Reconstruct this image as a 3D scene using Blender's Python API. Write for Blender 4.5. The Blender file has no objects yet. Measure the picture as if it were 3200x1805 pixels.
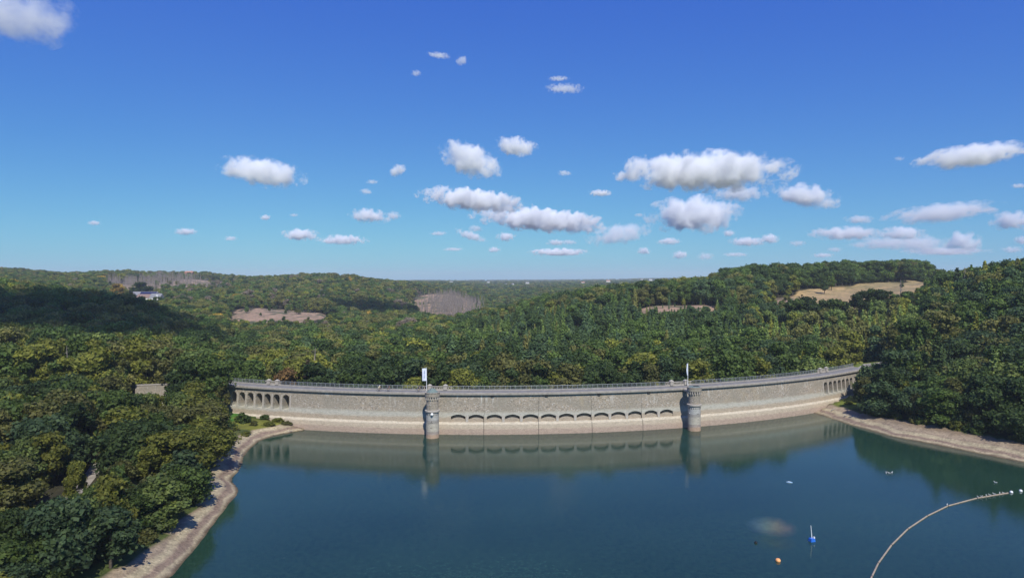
import bpy, math, random
import numpy as np
from mathutils import Vector

R = math.radians
scene = bpy.context.scene
COL = scene.collection
rng = np.random.default_rng(7)
random.seed(11)

# ------------------------------------------------------------------ camera, sky, sun, exposure
CAM_H = 45.0
F = 2133.0                      # focal length in pixels of the 3200 px wide photograph
HZ = 873.0                      # row of the true horizon
cam_d = bpy.data.cameras.new('camera')
cam = bpy.data.objects.new('camera', cam_d)
COL.objects.link(cam)
cam_d.sensor_width = 36.0
cam_d.lens = 36.0 * F / 3200.0
cam_d.clip_start = 0.5
cam_d.clip_end = 80000.0
cam.location = (0, 0, CAM_H)
cam.rotation_euler = (R(90) - math.atan((902.5 - HZ) / F), 0, 0)
scene.camera = cam

SUN_EL, SUN_AZ = R(49), R(14)   # azimuth: right of straight behind the camera
sun_dir = Vector((math.sin(SUN_AZ) * math.cos(SUN_EL), -math.cos(SUN_AZ) * math.cos(SUN_EL), math.sin(SUN_EL)))
world = bpy.data.worlds.new('World')
scene.world = world
world.use_nodes = True
wn = world.node_tree
wn.nodes.clear()
w_out = wn.nodes.new('ShaderNodeOutputWorld')
w_bg = wn.nodes.new('ShaderNodeBackground')
w_sky = wn.nodes.new('ShaderNodeTexSky')
w_sky.sky_type = 'NISHITA'
w_sky.sun_disc = False
w_sky.sun_elevation = SUN_EL
w_sky.sun_rotation = math.pi - SUN_AZ
w_sky.altitude = 300
w_sky.air_density = 1.0
w_sky.dust_density = 0.35
w_sky.ozone_density = 2.2
w_sep = wn.nodes.new('ShaderNodeSeparateColor')
w_cmb = wn.nodes.new('ShaderNodeCombineColor')
wn.links.new(w_sky.outputs[0], w_sep.inputs[0])
for i, (g_, a_) in enumerate(((1.0, 0.35), (1.0, 0.675), (0.31, 3.98))):   # colour balance of the clear sky
    pw = wn.nodes.new('ShaderNodeMath'); pw.operation = 'POWER'; pw.inputs[1].default_value = g_
    ml = wn.nodes.new('ShaderNodeMath'); ml.operation = 'MULTIPLY'; ml.inputs[1].default_value = a_
    wn.links.new(w_sep.outputs[i], pw.inputs[0]); wn.links.new(pw.outputs[0], ml.inputs[0]); wn.links.new(ml.outputs[0], w_cmb.inputs[i])
w_bg.inputs['Strength'].default_value = 0.10
wn.links.new(w_cmb.outputs[0], w_bg.inputs['Color'])
wn.links.new(w_bg.outputs[0], w_out.inputs['Surface'])

sl = bpy.data.lights.new('sun', 'SUN')
sl.energy = 4.6
sl.angle = R(0.53)
sl.color = (1.0, 0.965, 0.87)
so = bpy.data.objects.new('sun', sl)
COL.objects.link(so)
so.rotation_euler = sun_dir.to_track_quat('Z', 'Y').to_euler()

vs = scene.view_settings
vs.view_transform = 'Standard'
vs.look = 'None'
vs.exposure = 0.0
vs.gamma = 1.0
cy = scene.cycles
cy.max_bounces = 15
cy.diffuse_bounces = 2
cy.glossy_bounces = 3
cy.transmission_bounces = 3
cy.transparent_max_bounces = 6
cy.volume_bounces = 14
cy.volume_step_rate = 1.0
cy.volume_max_steps = 64
cy.use_denoising = True
cy.caustics_reflective = False
cy.caustics_refractive = False
cy.sample_clamp_indirect = 4.0

# ------------------------------------------------------------------ helpers
def px(x, y, z=0.0):
    """world point on the level z seen at pixel (x, y) of the photograph"""
    Y = (CAM_H - z) * F / (y - HZ)
    return np.array([(x - 1600.0) / F * Y, Y, z])

def at(x, y, Y):
    """world point at depth Y seen at pixel (x, y)"""
    return np.array([(x - 1600.0) / F * Y, Y, CAM_H - Y * (y - HZ) / F])

class MB:
    """collects shapes, builds ONE mesh object"""
    def __init__(s):
        s.v, s.f, s.m, s.n = [], [], [], 0
    def add(s, verts, faces, mi=0):
        verts = np.asarray(verts, float)
        s.v.append(verts)
        for f in faces:
            s.f.append(tuple(int(i) + s.n for i in f)); s.m.append(mi)
        s.n += len(verts)
        return s
    def box(s, c, size, rz=0.0, mi=0, taper=1.0):
        hx, hy, hz = size[0] / 2, size[1] / 2, size[2] / 2
        p = []
        for k, z in ((1.0, -hz), (taper, hz)):
            for a, b in ((-1, -1), (1, -1), (1, 1), (-1, 1)):
                x, y = a * hx * k, b * hy * k
                p.append((c[0] + x * math.cos(rz) - y * math.sin(rz), c[1] + x * math.sin(rz) + y * math.cos(rz), c[2] + z))
        return s.add(p, [(3, 2, 1, 0), (4, 5, 6, 7), (0, 1, 5, 4), (1, 2, 6, 5), (2, 3, 7, 6), (3, 0, 4, 7)], mi)
    def lathe(s, c, prof, n=32, mi=0, cap=True):
        p, f = [], []
        for r, z in prof:
            for i in range(n):
                a = 2 * math.pi * i / n
                p.append((c[0] + r * math.cos(a), c[1] + r * math.sin(a), c[2] + z))
        for j in range(len(prof) - 1):
            for i in range(n):
                f.append((j * n + i, j * n + (i + 1) % n, (j + 1) * n + (i + 1) % n, (j + 1) * n + i))
        if cap:
            f.append(tuple(reversed(range(n))))
            f.append(tuple((len(prof) - 1) * n + i for i in range(n)))
        return s.add(p, f, mi)
    def tube(s, pts, rad, n=6, mi=0):
        pts = [Vector(q) for q in pts]
        if not hasattr(rad, '__len__'):
            rad = [rad] * len(pts)
        p, f = [], []
        up = Vector((0, 0, 1))
        for i, q in enumerate(pts):
            d = (pts[min(i + 1, len(pts) - 1)] - pts[max(i - 1, 0)]).normalized()
            a = d.cross(up)
            if a.length < 1e-3:
                a = d.cross(Vector((1, 0, 0)))
            a.normalize()
            b = d.cross(a).normalized()
            for k in range(n):
                t = 2 * math.pi * k / n
                p.append(q + (a * math.cos(t) + b * math.sin(t)) * rad[i])
        for i in range(len(pts) - 1):
            for k in range(n):
                f.append((i * n + k, i * n + (k + 1) % n, (i + 1) * n + (k + 1) % n, (i + 1) * n + k))
        f.append(tuple(reversed(range(n))))
        f.append(tuple((len(pts) - 1) * n + k for k in range(n)))
        return s.add([tuple(q) for q in p], f, mi)
    def ball(s, c, r, mi=0, n=12, sq=(1, 1, 1)):
        p, f = [], []
        m = n // 2
        for j in range(m + 1):
            ph = math.pi * j / m
            for i in range(n):
                a = 2 * math.pi * i / n
                p.append((c[0] + sq[0] * r * math.sin(ph) * math.cos(a), c[1] + sq[1] * r * math.sin(ph) * math.sin(a), c[2] + sq[2] * r * math.cos(ph)))
        for j in range(m):
            for i in range(n):
                f.append((j * n + i, (j + 1) * n + i, (j + 1) * n + (i + 1) % n, j * n + (i + 1) % n))
        return s.add(p, f, mi)
    def mesh(s, name, mats, smooth=False):
        me = bpy.data.meshes.new(name)
        me.from_pydata(np.concatenate(s.v).tolist(), [], s.f)
        for m in (mats if isinstance(mats, (list, tuple)) else [mats]):
            me.materials.append(m)
        if any(s.m):
            me.polygons.foreach_set('material_index', s.m)
        if smooth:
            me.polygons.foreach_set('use_smooth', [True] * len(s.f))
        me.update()
        return me
    def build(s, name, mats, parent=None, smooth=False, loc=None):
        return obj(name, s.mesh(name, mats, smooth), parent, loc)

def obj(name, data, parent=None, loc=None):
    o = bpy.data.objects.new(name, data)
    COL.objects.link(o)
    if parent is not None:
        o.parent = parent
    if loc is not None:
        o.location = loc
    return o

def thing(name, label, cat, loc=(0, 0, 0), rz=0.0, group=None):
    o = bpy.data.objects.new(name, None)
    COL.objects.link(o)
    o.location = loc
    o.rotation_euler = (0, 0, rz)
    o.empty_display_size = 0.5
    return tag(o, label, cat, group)

def tag(o, label=None, cat=None, group=None, kind=None):
    if label: o['label'] = label
    if cat: o['category'] = cat
    if group: o['group'] = group
    if kind: o['kind'] = kind
    return o

# ------------------------------------------------------------------ materials
def new_mat(name):
    m = bpy.data.materials.new(name)
    m.use_nodes = True
    nt = m.node_tree
    b = nt.nodes['Principled BSDF']
    b.inputs['Specular IOR Level'].default_value = 0.25
    return m, nt, b

def N(nt, t, **kw):
    n = nt.nodes.new(t)
    for k, v in kw.items():
        setattr(n, k, v)
    return n

def noise(nt, vec, scale, detail=4, rough=0.55):
    n = N(nt, 'ShaderNodeTexNoise')
    n.inputs['Scale'].default_value = scale
    n.inputs['Detail'].default_value = detail
    n.inputs['Roughness'].default_value = rough
    if vec is not None:
        nt.links.new(vec, n.inputs['Vector'])
    return n.outputs['Fac']

def ramp(nt, fac, stops, interp='LINEAR'):
    r = N(nt, 'ShaderNodeValToRGB')
    r.color_ramp.interpolation = interp
    e = r.color_ramp.elements
    while len(e) < len(stops):
        e.new(0.5)
    for i, (p, c) in enumerate(stops):
        e[i].position = p
        if not hasattr(c, '__len__'):
            c = (c, c, c)
        e[i].color = (*c[:3], 1)
    nt.links.new(fac, r.inputs['Fac'])
    return r.outputs['Color']

def mixc(nt, fac, a, b, mode='MIX'):
    m = N(nt, 'ShaderNodeMix', data_type='RGBA', blend_type=mode)
    for sock, v in ((m.inputs[0], fac), (m.inputs[6], a), (m.inputs[7], b)):
        if hasattr(v, 'is_linked'):
            nt.links.new(v, sock)
        elif hasattr(v, '__len__'):
            sock.default_value = (*v[:3], 1)
        else:
            sock.default_value = v
    return m.outputs[2]

def math_n(nt, op, a, b=None, c=None, clamp=False):
    m = N(nt, 'ShaderNodeMath', operation=op, use_clamp=clamp)
    for i, v in enumerate((a, b, c)):
        if v is None: continue
        if hasattr(v, 'is_linked'):
            nt.links.new(v, m.inputs[i])
        else:
            m.inputs[i].default_value = v
    return m.outputs[0]

def scaled(nt, vec, s):
    m = N(nt, 'ShaderNodeMapping')
    m.inputs['Scale'].default_value = s
    nt.links.new(vec, m.inputs['Vector'])
    return m.outputs[0]

def bump(nt, b, height, strength, dist):
    n = N(nt, 'ShaderNodeBump')
    n.inputs['Strength'].default_value = strength
    n.inputs['Distance'].default_value = dist
    nt.links.new(height, n.inputs['Height'])
    nt.links.new(n.outputs[0], b.inputs['Normal'])

def plain(name, col, rough=0.8, metal=0.0, var=0.12, scale=3.0):
    m, nt, b = new_mat(name)
    tc = N(nt, 'ShaderNodeTexCoord').outputs['Object']
    f = noise(nt, tc, scale)
    lo = tuple(c * (1 - var) for c in col); hi = tuple(min(1, c * (1 + var)) for c in col)
    nt.links.new(ramp(nt, f, [(0.3, lo), (0.7, hi)]), b.inputs['Base Color'])
    b.inputs['Roughness'].default_value = rough
    b.inputs['Metallic'].default_value = metal
    return m

def make_masonry(name, tower=False):
    m, nt, b = new_mat(name)
    pos = N(nt, 'ShaderNodeNewGeometry').outputs['Position']
    sep = N(nt, 'ShaderNodeSeparateXYZ'); nt.links.new(pos, sep.inputs[0])
    z = sep.outputs['Z']
    jit = noise(nt, scaled(nt, pos, (0.5, 0.5, 0.5)), 1.0, 5)
    jit2 = math_n(nt, 'MULTIPLY_ADD', jit, 0.9, -0.45)
    zz = math_n(nt, 'ADD', z, jit2)
    # rubble stones
    vo = N(nt, 'ShaderNodeTexVoronoi'); vo.inputs['Scale'].default_value = 1.0
    nt.links.new(scaled(nt, pos, (3.0, 3.0, 4.2)), vo.inputs['Vector'])
    stone = N(nt, 'ShaderNodeSeparateColor'); nt.links.new(vo.outputs['Color'], stone.inputs[0])
    pal = ramp(nt, stone.outputs[0], [(0.0, (.17, .15, .12)), (0.1, (.25, .215, .17)), (0.35, (.32, .275, .22)), (0.6, (.36, .305, .245)), (0.8, (.40, .32, .235)), (0.95, (.47, .43, .37)), (1.0, (.53, .50, .46))])
    big = noise(nt, scaled(nt, pos, (0.12, 0.12, 0.25)), 1.0, 5, 0.6)
    pal = mixc(nt, ramp(nt, big, [(0.38, 0.0), (0.62, 0.75)]), pal, (.275, .245, .195))
    tan = noise(nt, scaled(nt, pos, (0.2, 0.2, 0.12)), 1.0, 3, 0.6)
    pal = mixc(nt, ramp(nt, tan, [(0.58, 0.0), (0.75, 0.4)]), pal, (.42, .33, .2))
    # lime and seepage streaks running down from the cornice
    st = noise(nt, scaled(nt, pos, (1.6, 1.6, 0.10)), 1.0, 3, 0.6)
    sg = noise(nt, scaled(nt, pos, (0.16, 0.16, 0.16)), 1.0, 2, 0.5)
    stm = math_n(nt, 'MULTIPLY', ramp(nt, st, [(0.56, 0.0), (0.68, 1.0)]), ramp(nt, sg, [(0.48, 0.0), (0.6, 1.0)]))
    zr = N(nt, 'ShaderNodeMapRange'); nt.links.new(z, zr.inputs[0]); zr.inputs[1].default_value = 7.0; zr.inputs[2].default_value = 10.5
    stm = math_n(nt, 'MULTIPLY', stm, zr.outputs[0])
    stm = math_n(nt, 'MULTIPLY', stm, 0.95)
    pal = mixc(nt, stm, pal, (.62, .60, .55))
    # water-level bands (old pool levels left their marks on the stone)
    mr = N(nt, 'ShaderNodeMapRange'); nt.links.new(zz, mr.inputs[0])
    mr.inputs[1].default_value = 0.0; mr.inputs[2].default_value = 8.0
    s = 1 / 8.0
    if tower:
        band = [(0.0, (.45, .31, .21)), (1.1 * s, (.46, .33, .24)), (1.3 * s, (.36, .30, .26)), (1.9 * s, (.35, .30, .26)), (2.1 * s, (.47, .43, .35)), (4.1 * s, (.45, .41, .34)), (4.3 * s, (.32, .295, .26)), (5.0 * s, (.33, .31, .28)), (5.3 * s, (.43, .42, .39)), (7.3 * s, (.41, .40, .37))]
    else:
        band = [(0.0, (.34, .26, .205)), (0.12 * s, (.40, .30, .235)), (1.5 * s, (.42, .325, .255)), (1.75 * s, (.47, .385, .29)), (2.7 * s, (.50, .42, .32)), (3.3 * s, (.52, .46, .36)), (3.6 * s, (.41, .335, .25)), (4.6 * s, (.41, .34, .26)), (5.0 * s, (.45, .42, .35)), (5.6 * s, (.45, .43, .37)), (6.3 * s, (.42, .39, .32))]
    bcol = ramp(nt, mr.outputs[0], band)
    fine = noise(nt, scaled(nt, pos, (0.9, 0.9, 3.0)), 1.0, 6, 0.7)
    bcol = mixc(nt, 0.8, bcol, ramp(nt, fine, [(0.25, (.66, .66, .66)), (0.75, (1.25, 1.25, 1.25))]), 'MULTIPLY')
    speck = ramp(nt, stone.outputs[1], [(0.0, 0.78), (0.25, 0.98), (1.0, 1.05)])
    bcol = mixc(nt, 0.7, bcol, speck, 'MULTIPLY')
    top = N(nt, 'ShaderNodeMapRange'); nt.links.new(zz, top.inputs[0])
    top.inputs[1].default_value = 6.1 if not tower else 7.2; top.inputs[2].default_value = 6.7 if not tower else 7.6
    nt.links.new(mixc(nt, top.outputs[0], bcol, pal), b.inputs['Base Color'])
    b.inputs['Roughness'].default_value = 0.92
    h = math_n(nt, 'ADD', vo.outputs['Distance'], fine)
    bump(nt, b, h, 0.5, 0.08)
    return m

M_WALL = make_masonry('rubble_masonry')
M_TOWER = make_masonry('tower_masonry', True)
M_CONC = plain('cornice_stone', (.36, .325, .28), 0.9, var=0.2, scale=1.2)
M_CREST = plain('crest_paving', (.21, .20, .185), 0.92, var=0.2, scale=0.5)
M_PALE = plain('pale_stone', (.42, .38, .33), 0.9, var=0.2, scale=2.0)
M_RAIL = plain('galvanised_steel', (.34, .36, .37), 0.5, 0.3, 0.1)
M_WHITE = plain('white_paint', (.82, .82, .82), 0.5, var=0.03)
M_BANNER = plain('banner_cloth', (.72, .76, .9), 0.8, var=0.04)
M_BLUEGREY = plain('banner_print', (.36, .42, .56), 0.8, var=0.1)
M_PATINA = plain('copper_patina', (.17, .22, .20), 0.7, 0.1, 0.25, 3)
M_DARK = plain('dark_iron', (.035, .033, .032), 0.7)
M_BLACK = plain('black_rubber', (.012, .012, .013), 0.45)
M_BLUE = plain('blue_plastic', (.03, .16, .62), 0.4)
M_ORANGE = plain('orange_buoy_shell', (.95, .42, .16), 0.35, var=0.08)
M_BOOM = plain('boom_sleeve', (.36, .285, .215), 0.7, var=0.2, scale=1.5)
M_GULL = plain('gull_feathers', (.75, .73, .70), 0.8, var=0.1, scale=8)
M_GULLW = plain('gull_wing_grey', (.33, .33, .35), 0.8, var=0.1, scale=8)
M_SKIN = plain('skin', (.50, .33, .24), 0.6, var=0.05)
M_YELLOW = plain('pale_yellow_shirt', (.82, .78, .50), 0.8, var=0.05)
M_NAVY = plain('dark_jersey', (.03, .035, .06), 0.8)
M_BARK = plain('bark', (.10, .080, .062), 0.95, var=0.35, scale=4)
M_PALEBARK = plain('pale_bark', (.36, .32, .27), 0.95, var=0.3, scale=4)
M_DEADWOOD = plain('dead_wood', (.30, .255, .22), 0.95, var=0.3, scale=2)
M_ROOF = plain('red_grey_roof_tiles', (.25, .17, .14), 0.85, var=0.2, scale=1)
M_ROOFR = plain('orange_roof_tiles', (.46, .21, .13), 0.85, var=0.15, scale=1)
M_GREYROOF = plain('grey_sheet_roof', (.23, .23, .24), 0.7, var=0.12, scale=0.5)
M_SOLAR = plain('solar_panel_glass', (.016, .02, .07), 0.25, var=0.2, scale=1)
M_RENDER = plain('white_render', (.78, .77, .72), 0.85, var=0.06)
M_GLASS = plain('dark_window', (.02, .025, .03), 0.15)
M_DRIFT = plain('driftwood', (.38, .34, .29), 0.9, var=0.2)
M_GRAVEL = plain('path_gravel', (.31, .275, .235), 0.95, var=0.25, scale=0.7)

def leaf_material(name, transl=0.28):
    m, nt, b = new_mat(name)
    at_ = N(nt, 'ShaderNodeAttribute', attribute_type='INSTANCER', attribute_name='tint')
    geo = N(nt, 'ShaderNodeNewGeometry')
    tc = N(nt, 'ShaderNodeTexCoord').outputs['Object']
    v1 = noise(nt, tc, 0.55, 3, 0.6)
    c = mixc(nt, 1.0, at_.outputs['Color'], ramp(nt, v1, [(0.3, (.62, .70, .72)), (0.7, (1.38, 1.22, 1.1))]), 'MULTIPLY')
    c = mixc(nt, 1.0, c, ramp(nt, geo.outputs['Random Per Island'], [(0.0, (.66, .68, .7)), (0.5, (1, 1, 1)), (1.0, (1.36, 1.38, 1.15))]), 'MULTIPLY')
    nt.links.new(c, b.inputs['Base Color'])
    b.inputs['Roughness'].default_value = 0.65
    b.inputs['Specular IOR Level'].default_value = 0.18
    tr = N(nt, 'ShaderNodeBsdfTranslucent')
    nt.links.new(mixc(nt, 1.0, c, (1.2, 1.35, 0.6), 'MULTIPLY'), tr.inputs['Color'])
    mx = N(nt, 'ShaderNodeMixShader'); mx.inputs[0].default_value = transl
    nt.links.new(b.outputs[0], mx.inputs[1]); nt.links.new(tr.outputs[0], mx.inputs[2])
    nt.links.new(mx.outputs[0], nt.nodes['Material Output'].inputs['Surface'])
    return m
M_LEAF = leaf_material('foliage')
M_NEEDLE = leaf_material('conifer_needles', 0.12)

# ------------------------------------------------------------------ ground
DC = np.array([-10.0, 407.4])          # centre of the dam's arc
DR = 210.0                             # radius of its waterline
def dpt(t, r, z=None):
    p = (DC[0] + r * math.sin(t), DC[1] - r * math.cos(t))
    return p if z is None else (p[0], p[1], z)
def t_of_px(x, r=208.5):
    """arc angle where the pixel column x meets the dam face of radius r"""
    u = (x - 1600.0) / F
    lo, hi = -0.62, 0.75
    for _ in range(50):
        mid = (lo + hi) / 2
        p = dpt(mid, r)
        if p[0] / p[1] < u: lo = mid
        else: hi = mid
    return (lo + hi) / 2

shore_l = [(528, 1805), (575, 1750), (621, 1696), (645, 1662), (671, 1627), (700, 1590), (714, 1571), (732, 1552), (739, 1540), (738, 1528), (730, 1517), (718, 1506), (722, 1492), (741, 1474), (753, 1447), (757, 1428), (778, 1402), (807, 1379), (835, 1368), (870, 1360), (915, 1352)]
shore_r = [(2546, 1292), (2600, 1308), (2658, 1327), (2700, 1338), (2733, 1348), (2790, 1364), (2857, 1377), (2920, 1389), (2981, 1401), (3105, 1426), (3200, 1445)]
L = [tuple(px(*p)[:2]) for p in shore_l]
Rr = [tuple(px(*p)[:2]) for p in shore_r]
tl0 = math.asin((-60.5 + 10) / DR); tr0 = math.asin((101.6 + 10) / DR)
arc = [dpt(tl0 + (tr0 - tl0) * i / 30, DR) for i in range(31)]
lake = [(-150, -330), (-115, -120), (-84, 0), (-66, 55), (-58, 80)] + L + arc + Rr[1:] + [(148, 140), (165, 95), (180, 20), (200, -150), (230, -330)]
lake = np.array(lake, float)

def lake_dist(P):
    """signed distance to the lake's edge, positive on land"""
    out = np.full(len(P), 1e9)
    inside = np.zeros(len(P), bool)
    n = len(lake)
    for i in range(n):
        a, b = lake[i], lake[(i + 1) % n]
        ab = b - a
        t = np.clip(((P - a) @ ab) / (ab @ ab), 0, 1)
        q = a + t[:, None] * ab
        out = np.minimum(out, np.hypot(P[:, 0] - q[:, 0], P[:, 1] - q[:, 1]))
        c = (a[1] > P[:, 1]) != (b[1] > P[:, 1])
        with np.errstate(divide='ignore', invalid='ignore'):
            xi = a[0] + (P[:, 1] - a[1]) * ab[0] / (ab[1] if ab[1] else 1e-9)
        inside ^= c & (P[:, 0] < xi)
    return np.where(inside, -out, out)

def tree_h(Y):
    return np.interp(Y, [0, 195, 235, 3000], [11, 11, 18, 18])

# relief read from the picture: column -> (distance, row of the tree tops 'c' / of bare ground 'g' / height 'z')
T = {
 -300: ((60,'z',14),(100,'z',15),(160,'c',1250),(230,'c',1100),(320,'c',1010),(400,'c',960),(450,'c',910),(520,'c',878),(600,'c',868),(800,'c',876),(1100,'c',855),(1400,'c',830),(1800,'c',840),(3000,'c',868),(9000,'c',872)),
 0: ((60,'z',14),(100,'z',15),(160,'c',1250),(230,'c',1100),(320,'c',1010),(400,'c',960),(450,'c',918),(520,'c',884),(600,'c',876),(800,'c',882),(1100,'c',860),(1400,'c',836),(1800,'c',845),(3000,'c',868),(9000,'c',872)),
 200: ((60,'z',13),(100,'z',14),(160,'c',1255),(230,'c',1110),(320,'c',1025),(400,'c',970),(450,'c',925),(500,'c',900),(560,'c',908),(800,'c',898),(1000,'c',878),(1300,'c',852),(1600,'c',852),(3000,'c',868),(9000,'c',872)),
 400: ((60,'z',12),(100,'z',13),(160,'c',1265),(200,'c',1180),(230,'c',1125),(300,'c',1050),(400,'c',985),(440,'c',942),(480,'c',920),(540,'c',945),(700,'c',952),(850,'g',936),(950,'c',912),(1100,'g',890),(1300,'c',862),(1600,'c',844),(2000,'c',852),(9000,'c',873)),
 600: ((100,'z',12),(160,'z',12),(200,'c',1190),(230,'c',1150),(300,'c',1075),(400,'c',1020),(450,'c',992),(520,'c',1000),(600,'c',985),(700,'c',960),(850,'c',925),(1000,'c',902),(1250,'g',885),(1450,'g',872),(1600,'c',848),(2000,'c',853),(9000,'c',873)),
 800: ((200,'z',12),(230,'c',1160),(300,'c',1100),(400,'c',1055),(500,'c',1030),(560,'c',1018),(640,'g',1010),(800,'g',957),(860,'c',925),(950,'c',905),(1100,'c',885),(1300,'c',866),(2000,'c',866),(9000,'c',873)),
 1000: ((230,'c',1160),(300,'c',1100),(400,'c',1050),(500,'c',1030),(560,'c',1020),(640,'g',1008),(740,'g',972),(790,'c',938),(850,'c',925),(1000,'c',895),(1200,'c',868),(1400,'c',853),(2000,'c',870),(9000,'c',873)),
 1100: ((230,'c',1160),(300,'c',1100),(400,'c',1050),(500,'c',1020),(600,'c',1000),(700,'c',985),(800,'c',965),(900,'c',940),(1000,'c',905),(1200,'c',872),(1400,'c',857),(2000,'c',872),(9000,'c',873)),
 1250: ((230,'c',1155),(300,'c',1095),(400,'c',1045),(500,'c',1020),(600,'c',1000),(700,'c',985),(850,'c',965),(950,'c',942),(1050,'c',930),(1300,'c',895),(1600,'c',878),(2500,'c',878),(9000,'c',874)),
 1400: ((230,'c',1155),(300,'c',1090),(400,'c',1035),(500,'c',1008),(600,'c',992),(700,'c',990),(900,'g',1000),(1100,'g',950),(1300,'g',918),(1500,'c',900),(2000,'c',885),(3000,'c',880),(9000,'c',874)),
 1550: ((230,'c',1150),(300,'c',1090),(400,'c',1030),(500,'c',990),(600,'c',965),(700,'c',960),(900,'c',990),(1200,'c',940),(1800,'c',905),(3000,'c',884),(9000,'c',873)),
 1700: ((230,'c',1150),(300,'c',1090),(400,'c',1015),(500,'c',955),(570,'c',925),(700,'c',930),(1000,'c',950),(1500,'c',905),(2500,'c',887),(9000,'c',873)),
 1900: ((230,'c',1150),(300,'c',1090),(400,'c',1000),(470,'c',945),(540,'c',905),(650,'c',895),(800,'c',900),(1500,'c',895),(2500,'c',884),(9000,'c',871)),
 2050: ((230,'c',1145),(300,'c',1080),(400,'c',985),(450,'c',964),(470,'g',974),(520,'g',950),(545,'c',892),(620,'c',880),(1000,'c',890),(2500,'c',880),(9000,'c',868)),
 2200: ((230,'c',1140),(300,'c',1075),(400,'c',980),(450,'c',962),(470,'g',972),(520,'g',948),(545,'c',884),(620,'c',866),(1000,'c',880),(9000,'c',868)),
 2300: ((230,'c',1140),(300,'c',1070),(400,'c',978),(460,'c',945),(500,'c',910),(550,'c',865),(600,'c',838),(700,'c',840),(1000,'c',860),(9000,'c',868)),
 2450: ((230,'c',1130),(300,'c',1060),(380,'c',995),(420,'c',955),(460,'g',950),(560,'g',923),(585,'c',830),(660,'c',828),(900,'c',850),(9000,'c',870)),
 2650: ((190,'c',1190),(240,'c',1135),(300,'c',1050),(350,'c',1000),(400,'c',962),(430,'g',970),(600,'g',903),(625,'c',822),(700,'c',820),(1000,'c',850),(9000,'c',870)),
 2850: ((180,'c',1200),(230,'c',1130),(260,'c',1070),(300,'c',1010),(350,'c',955),(400,'c',925),(440,'g',927),(640,'g',885),(665,'c',814),(740,'c',812),(1000,'c',850),(9000,'c',873)),
 2950: ((170,'c',1200),(230,'c',1110),(300,'c',990),(350,'c',925),(400,'c',885),(450,'c',862),(620,'g',868),(700,'c',850),(9000,'c',868)),
 3100: ((160,'c',1230),(200,'c',1130),(230,'c',1070),(260,'c',990),(300,'c',900),(340,'c',850),(400,'c',830),(600,'c',845),(9000,'c',868)),
 3200: ((150,'c',1260),(190,'c',1120),(230,'c',1030),(260,'c',950),(300,'c',865),(340,'c',830),(400,'c',818),(600,'c',840),(9000,'c',868)),
 3500: ((130,'c',1300),(190,'c',1100),(230,'c',1000),(260,'c',920),(300,'c',850),(340,'c',820),(400,'c',810),(600,'c',840),(9000,'c',868)),
}
GY = np.exp(np.linspace(math.log(50), math.log(9000), 260))
GX = sorted(T)
G = np.zeros((len(GX), len(GY)))
for i, c in enumerate(GX):
    ys, zs = [], []
    for (Y, k, v) in T[c]:
        if k == 'z': z = v - 11
        else:
            z = CAM_H - Y * (v - HZ) / F
            if k == 'c': z -= float(tree_h(Y))
        ys.append(math.log(Y)); zs.append(z)
    row = np.interp(np.log(GY), ys, zs)
    k = np.array([.25, .5, .25])
    row = np.convolve(np.pad(row, 1, mode='edge'), k, mode='valid')
    G[i] = row
GU = (np.array(GX, float) - 1600) / F
GC = np.zeros_like(G)                 # height the tree tops may reach
for i, c in enumerate(GX):
    ys, zs = [], []
    for (Y, k, v) in T[c]:
        ys.append(math.log(Y)); zs.append((v if k == 'z' else CAM_H - Y * (v - HZ) / F))
    GC[i] = np.interp(np.log(GY), ys, zs)

def vnoise(x, y, s, seed=0):
    """cheap smooth value noise, -1..1"""
    x = np.asarray(x) / s + seed * 17.3; y = np.asarray(y) / s + seed * 9.1
    xi, yi = np.floor(x), np.floor(y)
    fx, fy = x - xi, y - yi
    fx = fx * fx * (3 - 2 * fx); fy = fy * fy * (3 - 2 * fy)
    def h(a, b):
        v = np.sin(a * 127.1 + b * 311.7 + seed * 3.7) * 43758.5453
        return (v - np.floor(v)) * 2 - 1
    return (h(xi, yi) * (1 - fx) + h(xi + 1, yi) * fx) * (1 - fy) + (h(xi, yi + 1) * (1 - fx) + h(xi + 1, yi + 1) * fx) * fy

def relief(X, Y, G=G):
    Yc = np.clip(Y, 51, 8990)
    u = np.clip(X / Yc, GU[0], GU[-1])
    fi = np.interp(u, GU, np.arange(len(GU)))
    i0 = np.clip(np.floor(fi).astype(int), 0, len(GU) - 2); a = fi - i0
    a = a * a * (3 - 2 * a) * 0.5 + a * 0.5
    fj = np.interp(np.log(Yc), np.log(GY), np.arange(len(GY)))
    j0 = np.clip(np.floor(fj).astype(int), 0, len(GY) - 2); b = fj - j0
    return (G[i0, j0] * (1 - b) + G[i0, j0 + 1] * b) * (1 - a) + (G[i0 + 1, j0] * (1 - b) + G[i0 + 1, j0 + 1] * b) * a

PATHS = {
 'left': [(-86, 88, 7.4), (-80.5, 104, 7.4), (-79.5, 117, 7.5), (-84.3, 133, 8.0), (-88.6, 144, 8.4), (-92, 152, 8.8)],
 'right': [(126.5, 246.5, 11.8), (132, 256, 11.8), (139, 266, 11.8), (149, 271, 12.0), (162, 276, 13), (180, 280, 16)],
}
def seg_near(P, pts):
    """distance to a polyline and the polyline's height there"""
    best = np.full(len(P), 1e9); zz = np.zeros(len(P))
    for a, b in zip(pts[:-1], pts[1:]):
        a = np.array(a, float); b = np.array(b, float)
        ab = b[:2] - a[:2]
        t = np.clip(((P - a[:2]) @ ab) / (ab @ ab), 0, 1)
        q = a[:2] + t[:, None] * ab
        d = np.hypot(P[:, 0] - q[:, 0], P[:, 1] - q[:, 1])
        m = d < best
        best = np.where(m, d, best); zz = np.where(m, a[2] + t * (b[2] - a[2]), zz)
    return best, zz

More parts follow.
